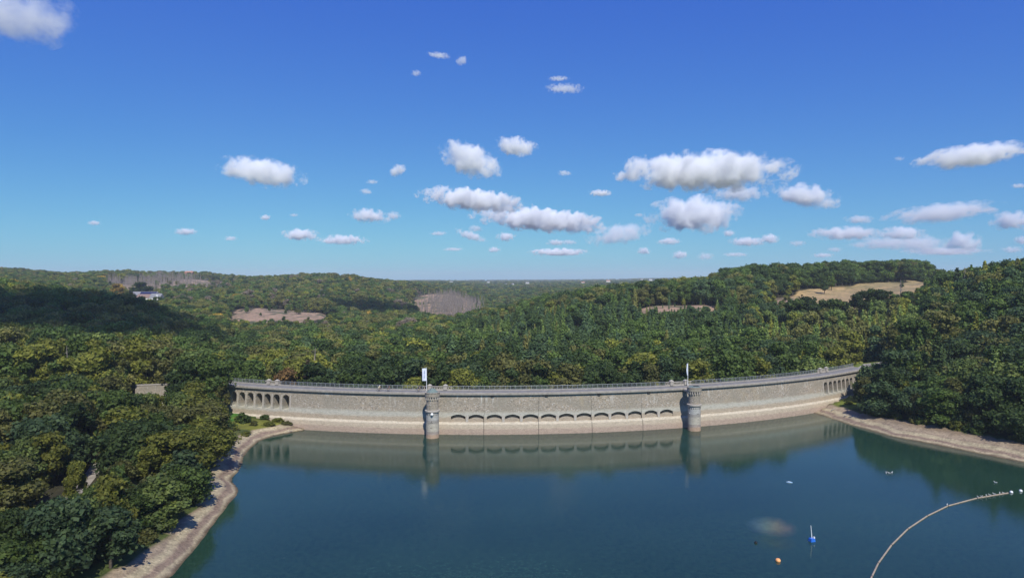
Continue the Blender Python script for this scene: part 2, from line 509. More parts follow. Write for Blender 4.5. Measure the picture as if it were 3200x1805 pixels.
def ground_z(X, Y):
    X = np.asarray(X, float).ravel(); Y = np.asarray(Y, float).ravel()
    P = np.stack([X, Y], 1)
    base = relief(X, Y)
    far = np.clip(Y / 600, 0.15, 3)
    base = base + vnoise(X, Y, 45, 1) * 1.2 * far ** .5 + vnoise(X, Y, 14, 2) * 0.35
    near = (np.abs(X) < 420) & (Y < 420)
    d = np.full(len(X), 400.0)
    d[near] = lake_dist(P[near])
    wob = vnoise(X, Y, 9, 3) * 0.7 + vnoise(X, Y, 3.5, 4) * 0.3
    dd = d + np.where(d > 0.5, wob * np.clip(d / 6, 0, 1), 0)
    prof = np.interp(dd, [-60, -20, 0, 6.5, 25, 60, 400], [-14, -6, 0, 2.7, 5.9, 17, 160])
    z = np.where(near, np.minimum(base, prof), base)
    # strata steps on the drawn-down shore
    m = near & (d > 0) & (d < 9)
    step = np.abs(((z * 2.6 + vnoise(X, Y, 12, 5) * .6) % 1.0) - 0.5) * 0.10
    z = np.where(m, z + step * np.clip(d, 0, 1), z)
    # the table never drops the bank into the lake, the valley behind the dam stays low
    front = near & (d > 0) & ((np.hypot(X - DC[0], Y - DC[1]) > DR) | (Y < 190))
    z = np.where(front, np.maximum(z, np.interp(d, [0, 6.5, 30], [0, 2.0, 4.5])), z)
    for pts in PATHS.values():
        dp, pz = seg_near(P, pts)
        w = np.clip((11 - dp) / 7.0, 0, 1); w = w * w * (3 - 2 * w)
        w = np.where((d > 6) & ~((np.hypot(X - DC[0], Y - DC[1]) > DR - 3) & (np.arctan2(X - DC[0], DC[1] - Y) < .765)), w, 0)
        z = z * (1 - w) + pz * w
    return z, d

def in_poly(x, y, poly):
    ins = np.zeros(len(x), bool)
    n = len(poly)
    for i in range(n):
        (x0, y0), (x1, y1) = poly[i], poly[(i + 1) % n]
        c = (y0 > y) != (y1 > y)
        xi = x0 + (y - y0) * (x1 - x0) / ((y1 - y0) if y1 != y0 else 1e-9)
        ins ^= c & (x < xi)
    return ins
# open ground on the slopes, each a polygon in plan given as (column, distance)
CLEAR = {
 'clearcut': [[(722, 650), (735, 790), (790, 770), (850, 850), (905, 845), (985, 800), (1000, 735), (1050, 745), (1065, 690), (990, 665), (930, 612), (870, 660), (800, 605)],
              [(1985, 468), (2000, 530), (2120, 534), (2240, 530), (2250, 505), (2230, 468), (2120, 460)],
              [(1265, 950), (1260, 1120), (1330, 1300), (1440, 1320), (1500, 1240), (1490, 1050), (1440, 900), (1380, 860)],
              [(2385, 455), (2400, 540), (2480, 548), (2500, 470)]],
 'field': [[(2480, 455), (2480, 566), (2600, 606), (2720, 628), (2850, 652), (2950, 690), (2975, 600), (2930, 520), (2880, 460), (2820, 432), (2700, 420), (2640, 418), (2560, 440)],
           [(2925, 560), (2980, 700), (3100, 720), (3080, 560)]],
 'heath': [[(350, 1060), (370, 1240), (520, 1330), (640, 1500), (760, 1440), (700, 1240), (560, 1090), (470, 1040)]],
 'far': [[(1640, 1900), (1640, 2250), (1780, 2250), (1780, 1900)], 
         [(2150, 2300), (2150, 3200), (2240, 3200), (2240, 2300)], [(1870, 2100), (1870, 2500), (2000, 2500), (2000, 2100)]],
 'yard': [[(410, 800), (410, 905), (520, 905), (520, 800)]],
}
def clear_mask(X, Y, names=None):
    wv_ = vnoise(X, Y, 22, 41) * .6 + vnoise(X, Y, 8, 42) * .4
    c = 1600 + F * X / np.maximum(Y, 1) + wv_ * 22
    Y = Y + wv_ * 26
    out = np.zeros(len(X), int)
    for k, (nm, polys) in enumerate(CLEAR.items()):
        if names and nm not in names: continue
        for p in polys:
            out = np.where(in_poly(c, Y, p), k + 1, out)
    return out
CNAMES = list(CLEAR)

# terrain sheet
ys = list(np.arange(-320, 60, 8.0)) + list(np.arange(60, 330, 1.6))
y = 330.0
while y < 9000:
    ys.append(y); y += max(2.0, (y - 200) * 0.0135)
ys = np.array(ys + [9300.0])
nx = 440
s = np.linspace(-1, 1, nx)
XX = np.zeros((len(ys), nx)); YY = np.zeros_like(XX)
for j, yy in enumerate(ys):
    hw = max(300.0, yy * 0.98)
    e = s * (0.55 + 0.45 * np.abs(s)) if yy < 330 else s * (0.55 + 0.45 * np.abs(s)) * min(1, 1) 
    XX[j] = e * hw; YY[j] = yy
Z, D = ground_z(XX, YY)
Xf, Yf = XX.ravel(), YY.ravel()
verts = np.stack([Xf, Yf, Z], 1)
ny = len(ys)
idx = np.arange(ny * nx).reshape(ny, nx)
quads = np.stack([idx[:-1, :-1], idx[:-1, 1:], idx[1:, 1:], idx[1:, :-1]], -1).reshape(-1, 4)
me = bpy.data.meshes.new('ground')
me.vertices.add(len(verts)); me.vertices.foreach_set('co', verts.ravel())
me.loops.add(quads.size); me.loops.foreach_set('vertex_index', quads.ravel())
me.polygons.add(len(quads)); me.polygons.foreach_set('loop_start', np.arange(0, quads.size, 4)); me.polygons.foreach_set('loop_total', np.full(len(quads), 4))
me.polygons.foreach_set('use_smooth', np.ones(len(quads), bool))
me.update(calc_edges=True)
colr = np.tile(np.array([.045, .042, .022, 1.0]), (len(verts), 1))
cm = clear_mask(Xf, Yf)
patch = vnoise(Xf, Yf, 9, 6); patch2 = vnoise(Xf, Yf, 260, 8)
CC = {'clearcut': (.34, .235, .16), 'field': (.40, .29, .15), 'heath': (.31, .23, .165), 'far': (.40, .34, .20), 'yard': (.12, .12, .05)}
for k, nm in enumerate(CNAMES):
    colr[cm == k + 1, :3] = CC[nm]
rough = (vnoise(Xf, Yf, 16, 31) + .7 * vnoise(Xf, Yf, 6, 32)) > .35
for nm, cc3 in (('clearcut', (.10, .105, .055)), ('heath', (.15, .13, .08))):
    colr[(cm == CNAMES.index(nm) + 1) & rough, :3] = cc3
dry = (vnoise(Xf, Yf, 40, 33) + .5 * vnoise(Xf, Yf, 12, 34)) > .3
colr[(cm == CNAMES.index('field') + 1) & dry, :3] = (.30, .235, .12)
# far plateau: farmland between the woods
farm = (cm == 0) & (Yf > 2150) & (Z > 20)
pal = np.array([(.10, .13, .04), (.16, .18, .06), (.36, .31, .17), (.07, .10, .035), (.22, .21, .09)])
pi = (np.floor(Xf / 230 + np.floor(Yf / 420) * .37) * 7 + np.floor(Yf / 420) * 3).astype(int) % 5
colr[farm, :3] = pal[pi[farm]]
# gravel and grass near the water
nb = (np.abs(Xf) < 420) & (Yf < 330)
DS = np.where(Xf > 90, D - 3.6, D)       # the right beach is broader
beach = nb & (DS < 4.7 + patch * 0.9)
colr[beach, :3] = (.33, .255, .19)
colr[beach & (vnoise(Xf, Yf, 16, 9) > .3), :3] = (.29, .20, .155)
grass = nb & (DS >= 4.7 + patch * 0.9) & (DS < 7.5 + patch * 2)
colr[grass, :3] = (.062, .085, .022)
gl = (Xf < -60) & (Xf > -102) & (Yf > 196) & (Yf < 232) & (D > 5)
colr[gl, :3] = (.080, .215, .032)
gl2 = gl & (patch > .25) & (Yf < 208)
colr[gl2, :3] = (.16, .17, .03)
gr = (Xf > 100) & (Xf < 175) & (Yf > 224) & (Yf < 300) & (D > 7)
colr[gr, :3] = (.15, .185, .03)
colr[beach, 3] = 0.0
ca = me.color_attributes.new('ground_cover', 'FLOAT_COLOR', 'POINT')
ca.data.foreach_set('color', colr.ravel())
m, nt, b = new_mat('ground_material')
pos = N(nt, 'ShaderNodeNewGeometry').outputs['Position']
a_ = N(nt, 'ShaderNodeAttribute', attribute_name='ground_cover')
n1 = noise(nt, pos, 0.35, 6, 0.7)
n2 = noise(nt, scaled(nt, pos, (0.08, 0.08, 3.2)), 1.0, 4, 0.6)
c = mixc(nt, 1.0, a_.outputs['Color'], ramp(nt, n1, [(0.25, (.55, .56, .58)), (0.5, (1, 1, 1)), (0.75, (1.35, 1.3, 1.22))]), 'MULTIPLY')
c = mixc(nt, 0.8, c, ramp(nt, n2, [(0.3, (.68, .64, .62)), (0.5, (1.0, .97, .95)), (0.7, (1.35, 1.3, 1.15))]), 'MULTIPLY')
n3 = noise(nt, pos, 0.09, 6, 0.75)
c = mixc(nt, 1.0, c, ramp(nt, n3, [(0.32, (.48, .58, .5)), (0.5, (1, 1, 1)), (0.7, (1.25, 1.2, 1.15))]), 'MULTIPLY')
# drawn-down shore: pale and brown strata stepping up from the water, with stones
spz = N(nt, 'ShaderNodeSeparateXYZ'); nt.links.new(pos, spz.inputs[0])
zj = math_n(nt, 'MULTIPLY_ADD', noise(nt, pos, 0.11, 3, 0.6), 1.3, math_n(nt, 'ADD', spz.outputs['Z'], -0.65))
zs_ = N(nt, 'ShaderNodeMapRange'); nt.links.new(zj, zs_.inputs[0]); zs_.inputs[1].default_value = 0.0; zs_.inputs[2].default_value = 2.8
st_ = ramp(nt, zs_.outputs[0], [(0.0, (.25, .195, .135)), (0.08, (.36, .30, .20)), (0.13, (.43, .36, .235)), (0.19, (.29, .22, .16)), (0.30, (.245, .18, .135)), (0.36, (.38, .31, .21)), (0.44, (.45, .385, .25)), (0.55, (.40, .335, .225)), (0.62, (.30, .235, .17)), (0.72, (.34, .27, .19)), (0.85, (.30, .235, .165)), (1.0, (.24, .18, .12))])
peb = N(nt, 'ShaderNodeTexVoronoi'); peb.inputs['Scale'].default_value = 2.6; nt.links.new(pos, peb.inputs['Vector'])
pc_ = N(nt, 'ShaderNodeSeparateColor'); nt.links.new(peb.outputs['Color'], pc_.inputs[0])
st_ = mixc(nt, 1.0, st_, ramp(nt, pc_.outputs[0], [(0.0, .74), (.3, .95), (.8, 1.05), (1.0, 1.25)]), 'MULTIPLY')
st_ = mixc(nt, 1.0, st_, ramp(nt, n1, [(0.3, (.75, .73, .72)), (0.7, (1.25, 1.22, 1.18))]), 'MULTIPLY')
c = mixc(nt, a_.outputs['Alpha'], st_, c)
# wet dark rim along the waterline
sp = N(nt, 'ShaderNodeSeparateXYZ'); nt.links.new(pos, sp.inputs[0])
wet = N(nt, 'ShaderNodeMapRange'); nt.links.new(sp.outputs['Z'], wet.inputs[0]); wet.inputs[1].default_value = 0.05; wet.inputs[2].default_value = 0.3
lakey = N(nt, 'ShaderNodeMapRange'); nt.links.new(sp.outputs['Y'], lakey.inputs[0]); lakey.inputs[1].default_value = 240; lakey.inputs[2].default_value = 250
wm = math_n(nt, 'MAXIMUM', wet.outputs[0], lakey.outputs[0])
c = mixc(nt, wm, mixc(nt, 1.0, c, (.5, .47, .42), 'MULTIPLY'), c)
nt.links.new(c, b.inputs['Base Color'])
b.inputs['Roughness'].default_value = 0.95
bump(nt, b, noise(nt, pos, 1.4, 8, 0.75), 0.9, 0.35)
me.materials.append(m)
tag(obj('ground', me), kind='structure')

# water
off = []
nL = len(lake)
cent = np.array([20.0, 60.0])
ti = [i for i in range(nL)]
wp = []
for i in range(nL):
    p = lake[i]
    rr = math.hypot(p[0] - DC[0], p[1] - DC[1])
    if abs(rr - DR) < 0.3 and p[1] < 240:
        t = math.atan2(p[0] - DC[0], -(p[1] - DC[1]))
        wp.append(dpt(t, 208.0))
    else:
        a, q = lake[i - 1], lake[(i + 1) % nL]
        tg = q - a; tg = tg / np.hypot(*tg)
        nrm = np.array([-tg[1], tg[0]])
        # outward = away from the lake
        if lake_dist(np.array([p + nrm * 1.0]))[0] < 0: nrm = -nrm
        wp.append(tuple(p + nrm * 2.5))
wmb = MB().add([(p[0], p[1], 0.0) for p in wp], [tuple(range(nL))])
m, nt, b = new_mat('lake_water')
pos = N(nt, 'ShaderNodeNewGeometry').outputs['Position']
nA = math_n(nt, 'MULTIPLY_ADD', math_n(nt, 'SUBTRACT', noise(nt, pos, 1.1, 5, 0.75), .5), 1.5, noise(nt, pos, 0.018, 3, 0.5))
wind = noise(nt, scaled(nt, pos, (0.012, 0.03, 1)), 1.0, 3, 0.55)
nt.links.new(ramp(nt, nA, [(0.15, (.006, .024, .017)), (0.85, (.025, .066, .042))]), b.inputs['Base Color'])
nt.links.new(ramp(nt, wind, [(0.35, .03), (0.65, .075)]), b.inputs['Roughness'])
b.inputs['IOR'].default_value = 1.33
b.inputs['Specular IOR Level'].default_value = 0.5
w1 = noise(nt, scaled(nt, pos, (0.8, 1.1, 1)), 1.0, 6, 0.7)
w2 = noise(nt, pos, 0.12, 2, 0.5)
bump(nt, b, math_n(nt, 'MULTIPLY_ADD', w2, 1.2, w1), 0.32, 0.04)
tag(wmb.build('water', m), kind='structure')

# ------------------------------------------------------------------ the dam
def sweep(mb, prof, t0, t1, n, mi=0):
    p, f = [], []
    k = len(prof)
    for i in range(n + 1):
        t = t0 + (t1 - t0) * i / n
        for r, z in prof:
            p.append(dpt(t, r, z))
    for i in range(n):
        for j in range(k):
            f.append((i * k + j, i * k + (j + 1) % k, (i + 1) * k + (j + 1) % k, (i + 1) * k + j))
    f.append(tuple(range(k))); f.append(tuple(reversed([n * k + j for j in range(k)])))
    mb.add(p, f, mi)

TL = math.asin((-97 + 10) / 208.5); TR = math.asin((133 + 10) / 208.5)
TOPZ = 11.2
ZL = [-5, 0.0, 1.5, 2.9, 3.5, 5.0, 6.4, 8.0, 9.6, TOPZ]
RL = [210.6, 210.0, 209.85, 209.65, 208.95, 208.8, 208.65, 208.5, 208.4, 208.3]
def rz_(z): return float(np.interp(z, ZL, RL))
openings = []          # t0, t1, floor, spring, crown, depth, half-round?
lc = [732, 757.8, 784, 811, 837, 865, 894.6]
lt = [t_of_px(c, 208.0) for c in lc]
pit = (lt[-1] - lt[0]) / 6
for k, t in enumerate(lt): openings.append((t - pit * .355, t + pit * .355, 5.4, 8.9, 9.95, 3.5, True, 'left'))
openings.insert(0, (lt[0] - pit * 1.33, lt[0] - pit * .67, 5.4, 8.9, 9.95, 3.5, True, 'left'))
rc = [2578, 2593, 2607, 2620.5, 2633.5, 2646, 2657.5]
rt = [t_of_px(c, 208.0) for c in rc]
pit2 = (rt[-1] - rt[0]) / 6
for k, t in enumerate(rt): openings.append((t - pit2 * .36, t + pit2 * .36, 5.4, 8.6, 9.5, 2.6, True, 'right'))
nz = [(1409, 1454.5), (1464.5, 1511), (1521.5, 1568), (1578, 1624), (1634, 1681), (1691, 1737), (1747, 1793), (1802, 1848), (1857, 1901), (1910, 1953.5), (1963, 2005), (2014.5, 2053.5), (2062.5, 2102.5)]
for a, c in nz:
    openings.append((t_of_px(a), t_of_px(c), 3.52, 5.05, 5.65, 1.9, False, 'niche'))
openings.sort()
joints = [t_of_px(c, 209) for c in (1511.8, 1682.5, 1848.6, 2006.5)]
dam = thing('dam', 'long curved grey and beige masonry dam with arcades at both ends, standing in the lake', 'dam')
wall = MB()
edges = [TL]
for o in openings: edges += [o[0], o[1]]
edges.append(TR)
def arch_z(o, t):
    a = (t - o[0]) / (o[1] - o[0]) * 2 - 1
    a = max(-1, min(1, a))
    if o[6]: return o[3] + (o[4] - o[3]) * math.sqrt(max(0, 1 - a * a))
    return o[3] + (o[4] - o[3]) * (1 - a * a)
def quad(mb, a, b_, c, d): mb.add([a, b_, c, d], [(0, 1, 2, 3)])
def front(mb, t0, t1, za0, za1, zb0, zb1):
    """front face between heights za (bottom) and zb (top), cut at the profile's levels"""
    cuts = [z for z in ZL if max(za0, za1) + .02 < z < min(zb0, zb1) - .02]
    lv = [(za0, za1)] + [(z, z) for z in cuts] + [(zb0, zb1)]
    for (p0, p1), (q0, q1) in zip(lv[:-1], lv[1:]):
        quad(mb, dpt(t0, rz_(p0), p0), dpt(t1, rz_(p1), p1), dpt(t1, rz_(q1), q1), dpt(t0, rz_(q0), q0))
for k in range(len(edges) - 1):
    a, c = edges[k], edges[k + 1]
    is_open = k % 2 == 1
    n = 12 if is_open else max(1, int((c - a) / 0.012))
    o = openings[k // 2] if is_open else None
    for i in range(n):
        t0 = a + (c - a) * i / n; t1 = a + (c - a) * (i + 1) / n
        if not is_open:
            front(wall, t0, t1, ZL[0], ZL[0], TOPZ, TOPZ)
        else:
            z0, z1 = arch_z(o, t0), arch_z(o, t1)
            fl, dp = o[2], o[5]
            front(wall, t0, t1, ZL[0], ZL[0], fl, fl)
            front(wall, t0, t1, z0, z1, TOPZ, TOPZ)
            rb = rz_(o[3]) - dp
            f0 = f1 = fl + .05
            if o[7] == 'niche':          # a shallow apron under the deep slot
                ra = rz_(o[3]) - .2
                f0, f1 = z0 - .86, z1 - .86
                quad(wall, dpt(t0, rz_(fl), fl), dpt(t1, rz_(fl), fl), dpt(t1, ra, fl + .03), dpt(t0, ra, fl + .03))
                quad(wall, dpt(t0, ra, fl + .03), dpt(t1, ra, fl + .03), dpt(t1, ra, f1), dpt(t0, ra, f0))
                quad(wall, dpt(t0, ra, f0), dpt(t1, ra, f1), dpt(t1, ra - .12, f1), dpt(t0, ra - .12, f0))
                f0 -= 1.3; f1 -= 1.3
                quad(wall, dpt(t0, ra - .12, f0 + 1.3), dpt(t1, ra - .12, f1 + 1.3), dpt(t1, rb, f1), dpt(t0, rb, f0))
            else:
                quad(wall, dpt(t0, rz_(fl), fl), dpt(t1, rz_(fl), fl), dpt(t1, rb, f1), dpt(t0, rb, f0))
            quad(wall, dpt(t0, rb, f0), dpt(t1, rb, f1), dpt(t1, rb, z1), dpt(t0, rb, z0))
            quad(wall, dpt(t0, rz_(z0), z0), dpt(t0, rb, z0), dpt(t1, rb, z1), dpt(t1, rz_(z1), z1))
    if is_open:
        for t, zz in ((a, o[3]), (c, o[3])):
            quad(wall, dpt(t, rz_(o[2]), o[2]), dpt(t, rb, o[2]), dpt(t, rb, zz), dpt(t, rz_(zz), zz))
sweep(wall, [(204.7, TOPZ - .002), (204.0, TOPZ - .002), (203.7, 8), (200.5, -16), (204.7, -16)], TL, TR, 90)
for t in (TL, TR):
    for p, q in zip(ZL[:-1], ZL[1:]):
        quad(wall, dpt(t, rz_(p), p), dpt(t, 204.6, p), dpt(t, 204.6, q), dpt(t, rz_(q), q))
wall_o = wall.build('wall', M_WALL, dam)
# pilaster piers between the arcade arches, expansion joints, drain notches
def strip_on_wall(name, tc_, w, z0, z1, proud, mat, parent):
    mb = MB()
    lv = [z0] + [z for z in ZL if z0 < z < z1] + [z1]
    h = w / 2 / 209.0
    for p, q in zip(lv[:-1], lv[1:]):
        A = [dpt(tc_ - h, rz_(p) + proud, p), dpt(tc_ + h, rz_(p) + proud, p), dpt(tc_ + h, rz_(q) + proud, q), dpt(tc_ - h, rz_(q) + proud, q)]
        B = [dpt(tc_ - h, rz_(p) - .3, p), dpt(tc_ + h, rz_(p) - .3, p), dpt(tc_ + h, rz_(q) - .3, q), dpt(tc_ - h, rz_(q) - .3, q)]
        mb.add(A + B, [(0, 1, 2, 3), (0, 3, 7, 4), (1, 5, 6, 2), (3, 2, 6, 7), (0, 4, 5, 1)])
    return mb.build(name, mat, parent)
for t in joints:
    strip_on_wall('expansion_joint', t, 0.13, 0.0, 5.6, 0.012, M_DARK, dam)
    strip_on_wall('expansion_joint', t + .0006, 0.06, 5.6, 10.3, 0.01, M_DARK, dam)
    strip_on_wall('drain_spout', t + .012, 0.9, 10.72, 11.18, 0.35, M_DARK, dam)
for grp, pt in ((lt, pit), (rt, pit2)):
    for k in range(len(grp) + 1):
        t = grp[0] + (k - .5) * pt
        strip_on_wall('pier', t, 0.34, 5.0, 9.9, 0.05, M_PALE, dam)
for i in range(len(nz) - 1):
    t = (t_of_px(nz[i][1]) + t_of_px(nz[i + 1][0])) / 2
    if min(abs(t - j) for j in joints) > .004:
        strip_on_wall('pier', t, 0.7, 3.56, 5.4, 0.05, M_PALE, dam)
mb = MB(); sweep(mb, [(208.27, TOPZ), (208.95, TOPZ + .12), (209.0, TOPZ + .5), (208.27, TOPZ + .5)], TL, TR, 140); mb.build('cornice', M_CONC, dam)
mb = MB(); sweep(mb, [(208.93, TOPZ + .503), (208.93, TOPZ + .8), (208.3, TOPZ + .8), (208.3, TOPZ + .503)], TL, TR, 140); mb.build('parapet', M_CONC, dam)
mb = MB(); sweep(mb, [(208.28, TOPZ + .003), (208.28, TOPZ + .62), (204.1, TOPZ + .66), (204.1, TOPZ + .003)], TL, TR, 140)
tag(mb.build('road', M_CREST), kind='structure')
mb = MB(); sweep(mb, [(204.08, TOPZ + .003), (204.08, TOPZ + .85), (203.5, TOPZ + .85), (203.5, TOPZ + .003)], TL, TR, 140); mb.build('parapet', M_CONC, dam)
CREST = TOPZ + .85

# approach wall beyond the arcade, half hidden by the bank's trees
ap = [dpt(TL, 208.9), (-104, 218.6), (-110.5, 217.0), (-118.5, 214.6)]
aw = MB(); 
for a, c in zip(ap[:-1], ap[1:]):
    a = np.array(a); c = np.array(c); d = c - a; L_ = np.hypot(*d); ang = math.atan2(d[1], d[0]); mid = (a + c) / 2
    aw.box((mid[0], mid[1], 7.3), (L_ + .25, .9, 8.6), ang)
awt = thing('retaining_wall', 'grey masonry approach wall ending in the trees left of the dam', 'wall')
aw.build('wall', M_WALL, awt)
cp = MB()
for a, c in zip(ap[:-1], ap[1:]):
    a = np.array(a); c = np.array(c); d = c - a; L_ = np.hypot(*d); ang = math.atan2(d[1], d[0]); mid = (a + c) / 2
    cp.box((mid[0], mid[1], 11.75), (L_ + .2, 1.15, .28), ang)
cp.build('coping', M_CONC, awt)

# ------------------------------------------------------------------ towers
def tower(x, y, label, cone):
    t = thing('intake_tower', label, 'tower', (x, y, 0))
    MB().lathe((0, 0, 0), [(1.9, -5), (1.88, 1.5), (1.82, 7.2)], 40).build('lower_shaft', M_TOWER, t, loc=(0, 0, 0))
    MB().lathe((0, 0, 0), [(1.85, 7.2), (2.12, 7.45), (2.16, 7.85), (1.75, 7.95)], 40).build('ring_ledge', M_PALE, t)
    MB().lathe((0, 0, 0), [(1.73, 7.9), (1.70, 10.6), (1.66, 11.4), (1.66, 11.9)], 40).build('upper_shaft', M_TOWER, t)
    cb = MB()
    for i in range(18):
        a = 2 * math.pi * i / 18
        cb.box((1.86 * math.cos(a), 1.86 * math.sin(a), 11.35), (.42, .26, .75), a)
        cb.box((1.78 * math.cos(a), 1.78 * math.sin(a), 10.86), (.26, .22, .3), a)
    cb.build('corbel_ring', M_PALE, t)
    MB().lathe((0, 0, 0), [(2.08, 11.72), (2.12, 11.8), (2.12, 12.75), (2.2, 12.8), (2.2, 12.95), (1.8, 12.96)], 40).build('drum', M_TOWER, t)
    for i in range(9):
        a = -math.pi * (i + .5) / 9
        MB().box((1.83 * math.cos(a), 1.83 * math.sin(a), 6.75), (.10, .14, .42), a).build('weep_slot', M_DARK, t)
    if cone:
        MB().lathe((0, 0, 0), [(1.72, 12.97), (1.5, 13.2), (.75, 13.75), (.62, 13.95), (.08, 14.0)], 10).build('roof', M_PATINA, t)
    else:
        rf = MB().lathe((0, 0, 0), [(1.75, 12.97), (1.7, 13.08), (.4, 13.12)], 24).build('roof', M_PATINA, t)
        MB().box((.55, .2, 13.2), (1.5, .9, .12), .2).build('hatch', M_DARK, rf)
    # short gangway to the crest
    d = DC - np.array([x, y]); d = d / np.hypot(*d); ln = np.hypot(*(DC - np.array([x, y]))) - 208.9 - 1.7
    MB().box((d[0] * (1.7 + ln / 2), d[1] * (1.7 + ln / 2), 11.35), (ln, 1.6, .5), math.atan2(d[1], d[0])).build('gangway', M_CONC, t)
    return t
TWL = (-22.7, 194.2); TWR = (54.5, 203.6)
ta = tower(*TWL, 'round stone intake tower with a green copper roof and a white ball on its front', True)
MB().ball((0.12, -2.15, 6.95), .42, n=20).build('round_float', M_WHITE, ta, smooth=True)
MB().tube([(0.12, -1.8, 6.9), (0.12, -2.2, 6.9)], .06).build('bracket', M_DARK, ta)
MB().box((-.05, -1.86, 4.85), (.09, .05, .5), 0).build('painted_mark', M_DARK, ta)
MB().tube([(-.38, -1.82, 4.45), (-.05, -1.86, 4.62), (.32, -1.84, 4.48)], .05, 5).build('painted_mark', M_DARK, ta)
MB().box((-.1, -1.87, 3.1), (.62, .05, .08), 0).build('painted_mark', M_DARK, ta)
tb = tower(*TWR, 'round stone intake tower with a flat top at the right end of the niches', False)
MB().tube([(.62 + .26 * math.cos(a), -1.74 + .1 * math.cos(a), 4.9 + .3 * math.sin(a)) for a in np.linspace(0, math.pi, 9)], .05, 5).build('painted_mark', M_DARK, tb)
MB().box((.75, -1.72, 3.5), (.5, .06, .08), .35).build('painted_mark', M_DARK, tb)
MB().ball((-1.62, -.98, 5.3), .12, n=10).build('lamp', M_WHITE, tb)

# ------------------------------------------------------------------ crest furniture
def frame_at(t, r): return (*dpt(t, r), CREST), t
def balustrade(xa, xb, label, big=True):
    ta_, tb_ = t_of_px(xa, 203.8), t_of_px(xb, 203.8)
    tm = (ta_ + tb_) / 2; w = (tb_ - ta_) * 203.8
    q = thing('balustrade', label, 'balustrade', (*dpt(tm, 203.8), CREST), tm)
    p1 = w * .27
    H = 1.0
    for sx in (-1, 1):
        pd = MB().box((sx * p1, -.1, .62), (1.15, .9, 1.24), mi=0).build('pedestal', M_CONC, q)
        MB().box((sx * p1, -.1, 1.31), (1.32, 1.06, .14)).box((sx * p1, -.1, 1.52), (1.1, .85, .28), taper=.35).build('cap', M_PALE, pd)
    for x0, x1 in ((-w / 2, -p1 - .58), (-p1 + .58, p1 - .58), (p1 + .58, w / 2)):
        if x1 - x0 < .3: continue
        MB().box(((x0 + x1) / 2, 0, .95), (x1 - x0, .42, .16)).build('top_rail', M_PALE, q)
        MB().box(((x0 + x1) / 2, 0, .09), (x1 - x0, .42, .18)).build('plinth', M_PALE, q)
        nb_ = max(1, int((x1 - x0) / .48))
        for i in range(nb_):
            xx = x0 + (x1 - x0) * (i + .5) / nb_
            MB().lathe((xx, 0, .18), [(.09, 0), (.14, .15), (.15, .3), (.08, .5), (.1, .69)], 8).build('baluster', M_PALE, q)
    return q
balustrade(1322, 1413, 'pale stone balustrade on the crest behind the green-roofed tower')
balustrade(2079, 2161, 'pale stone balustrade on the crest behind the flat-topped tower')
balustrade(829, 877, 'small weathered balustrade on the crest above the left arcade')
balustrade(2555, 2590, 'small stone balustrade on the crest above the right arcade')

def railing(ta_, tb_, label):
    q = thing('railing', label, 'railing', (*dpt((ta_ + tb_) / 2, 203.8), CREST), 0)
    ox, oy = dpt((ta_ + tb_) / 2, 203.8)
    L_ = (tb_ - ta_) * 203.8
    n = max(2, int(round(L_ / 1.55)))
    pm = MB().box((0, 0, .58), (.09, .09, 1.16)).mesh('post', M_RAIL)
    for i in range(n + 1):
        t = ta_ + (tb_ - ta_) * i / n
        p = dpt(t, 203.8)
        po = obj('post', pm, q, (p[0] - ox, p[1] - oy, 0)); po.rotation_euler = (0, 0, t)
    for nm, zz, rr in (('top_rail', 1.15, .045), ('lower_rail', .12, .03)):
        pts = []
        for i in range(n * 2 + 1):
            p = dpt(ta_ + (tb_ - ta_) * i / (n * 2), 203.8); pts.append((p[0] - ox, p[1] - oy, zz))
        MB().tube(pts, rr, 5).build(nm, M_RAIL, q)
    ib = MB(); k = int(L_ / .13)
    for i in range(k):
        t = ta_ + (tb_ - ta_) * (i + .5) / k; p = dpt(t, 203.8)
        ib.box((p[0] - ox, p[1] - oy, .63), (.018, .016, 1.0), t)
    ib.build('infill_bars', M_RAIL, q)
tp = lambda c: t_of_px(c, 203.8)
railing(TL + .001, tp(827), 'grey steel railing at the far left end of the crest')
railing(tp(879), tp(1320), 'long grey railing between the left arcade and the green-roofed tower')
railing(tp(1415), tp(2077), 'long grey railing on the crest between the two towers')
railing(tp(2163), tp(2552), 'long grey railing between the flat-topped tower and the right arcade')
railing(tp(2592), TR - .001, 'grey steel railing at the far right end of the crest')

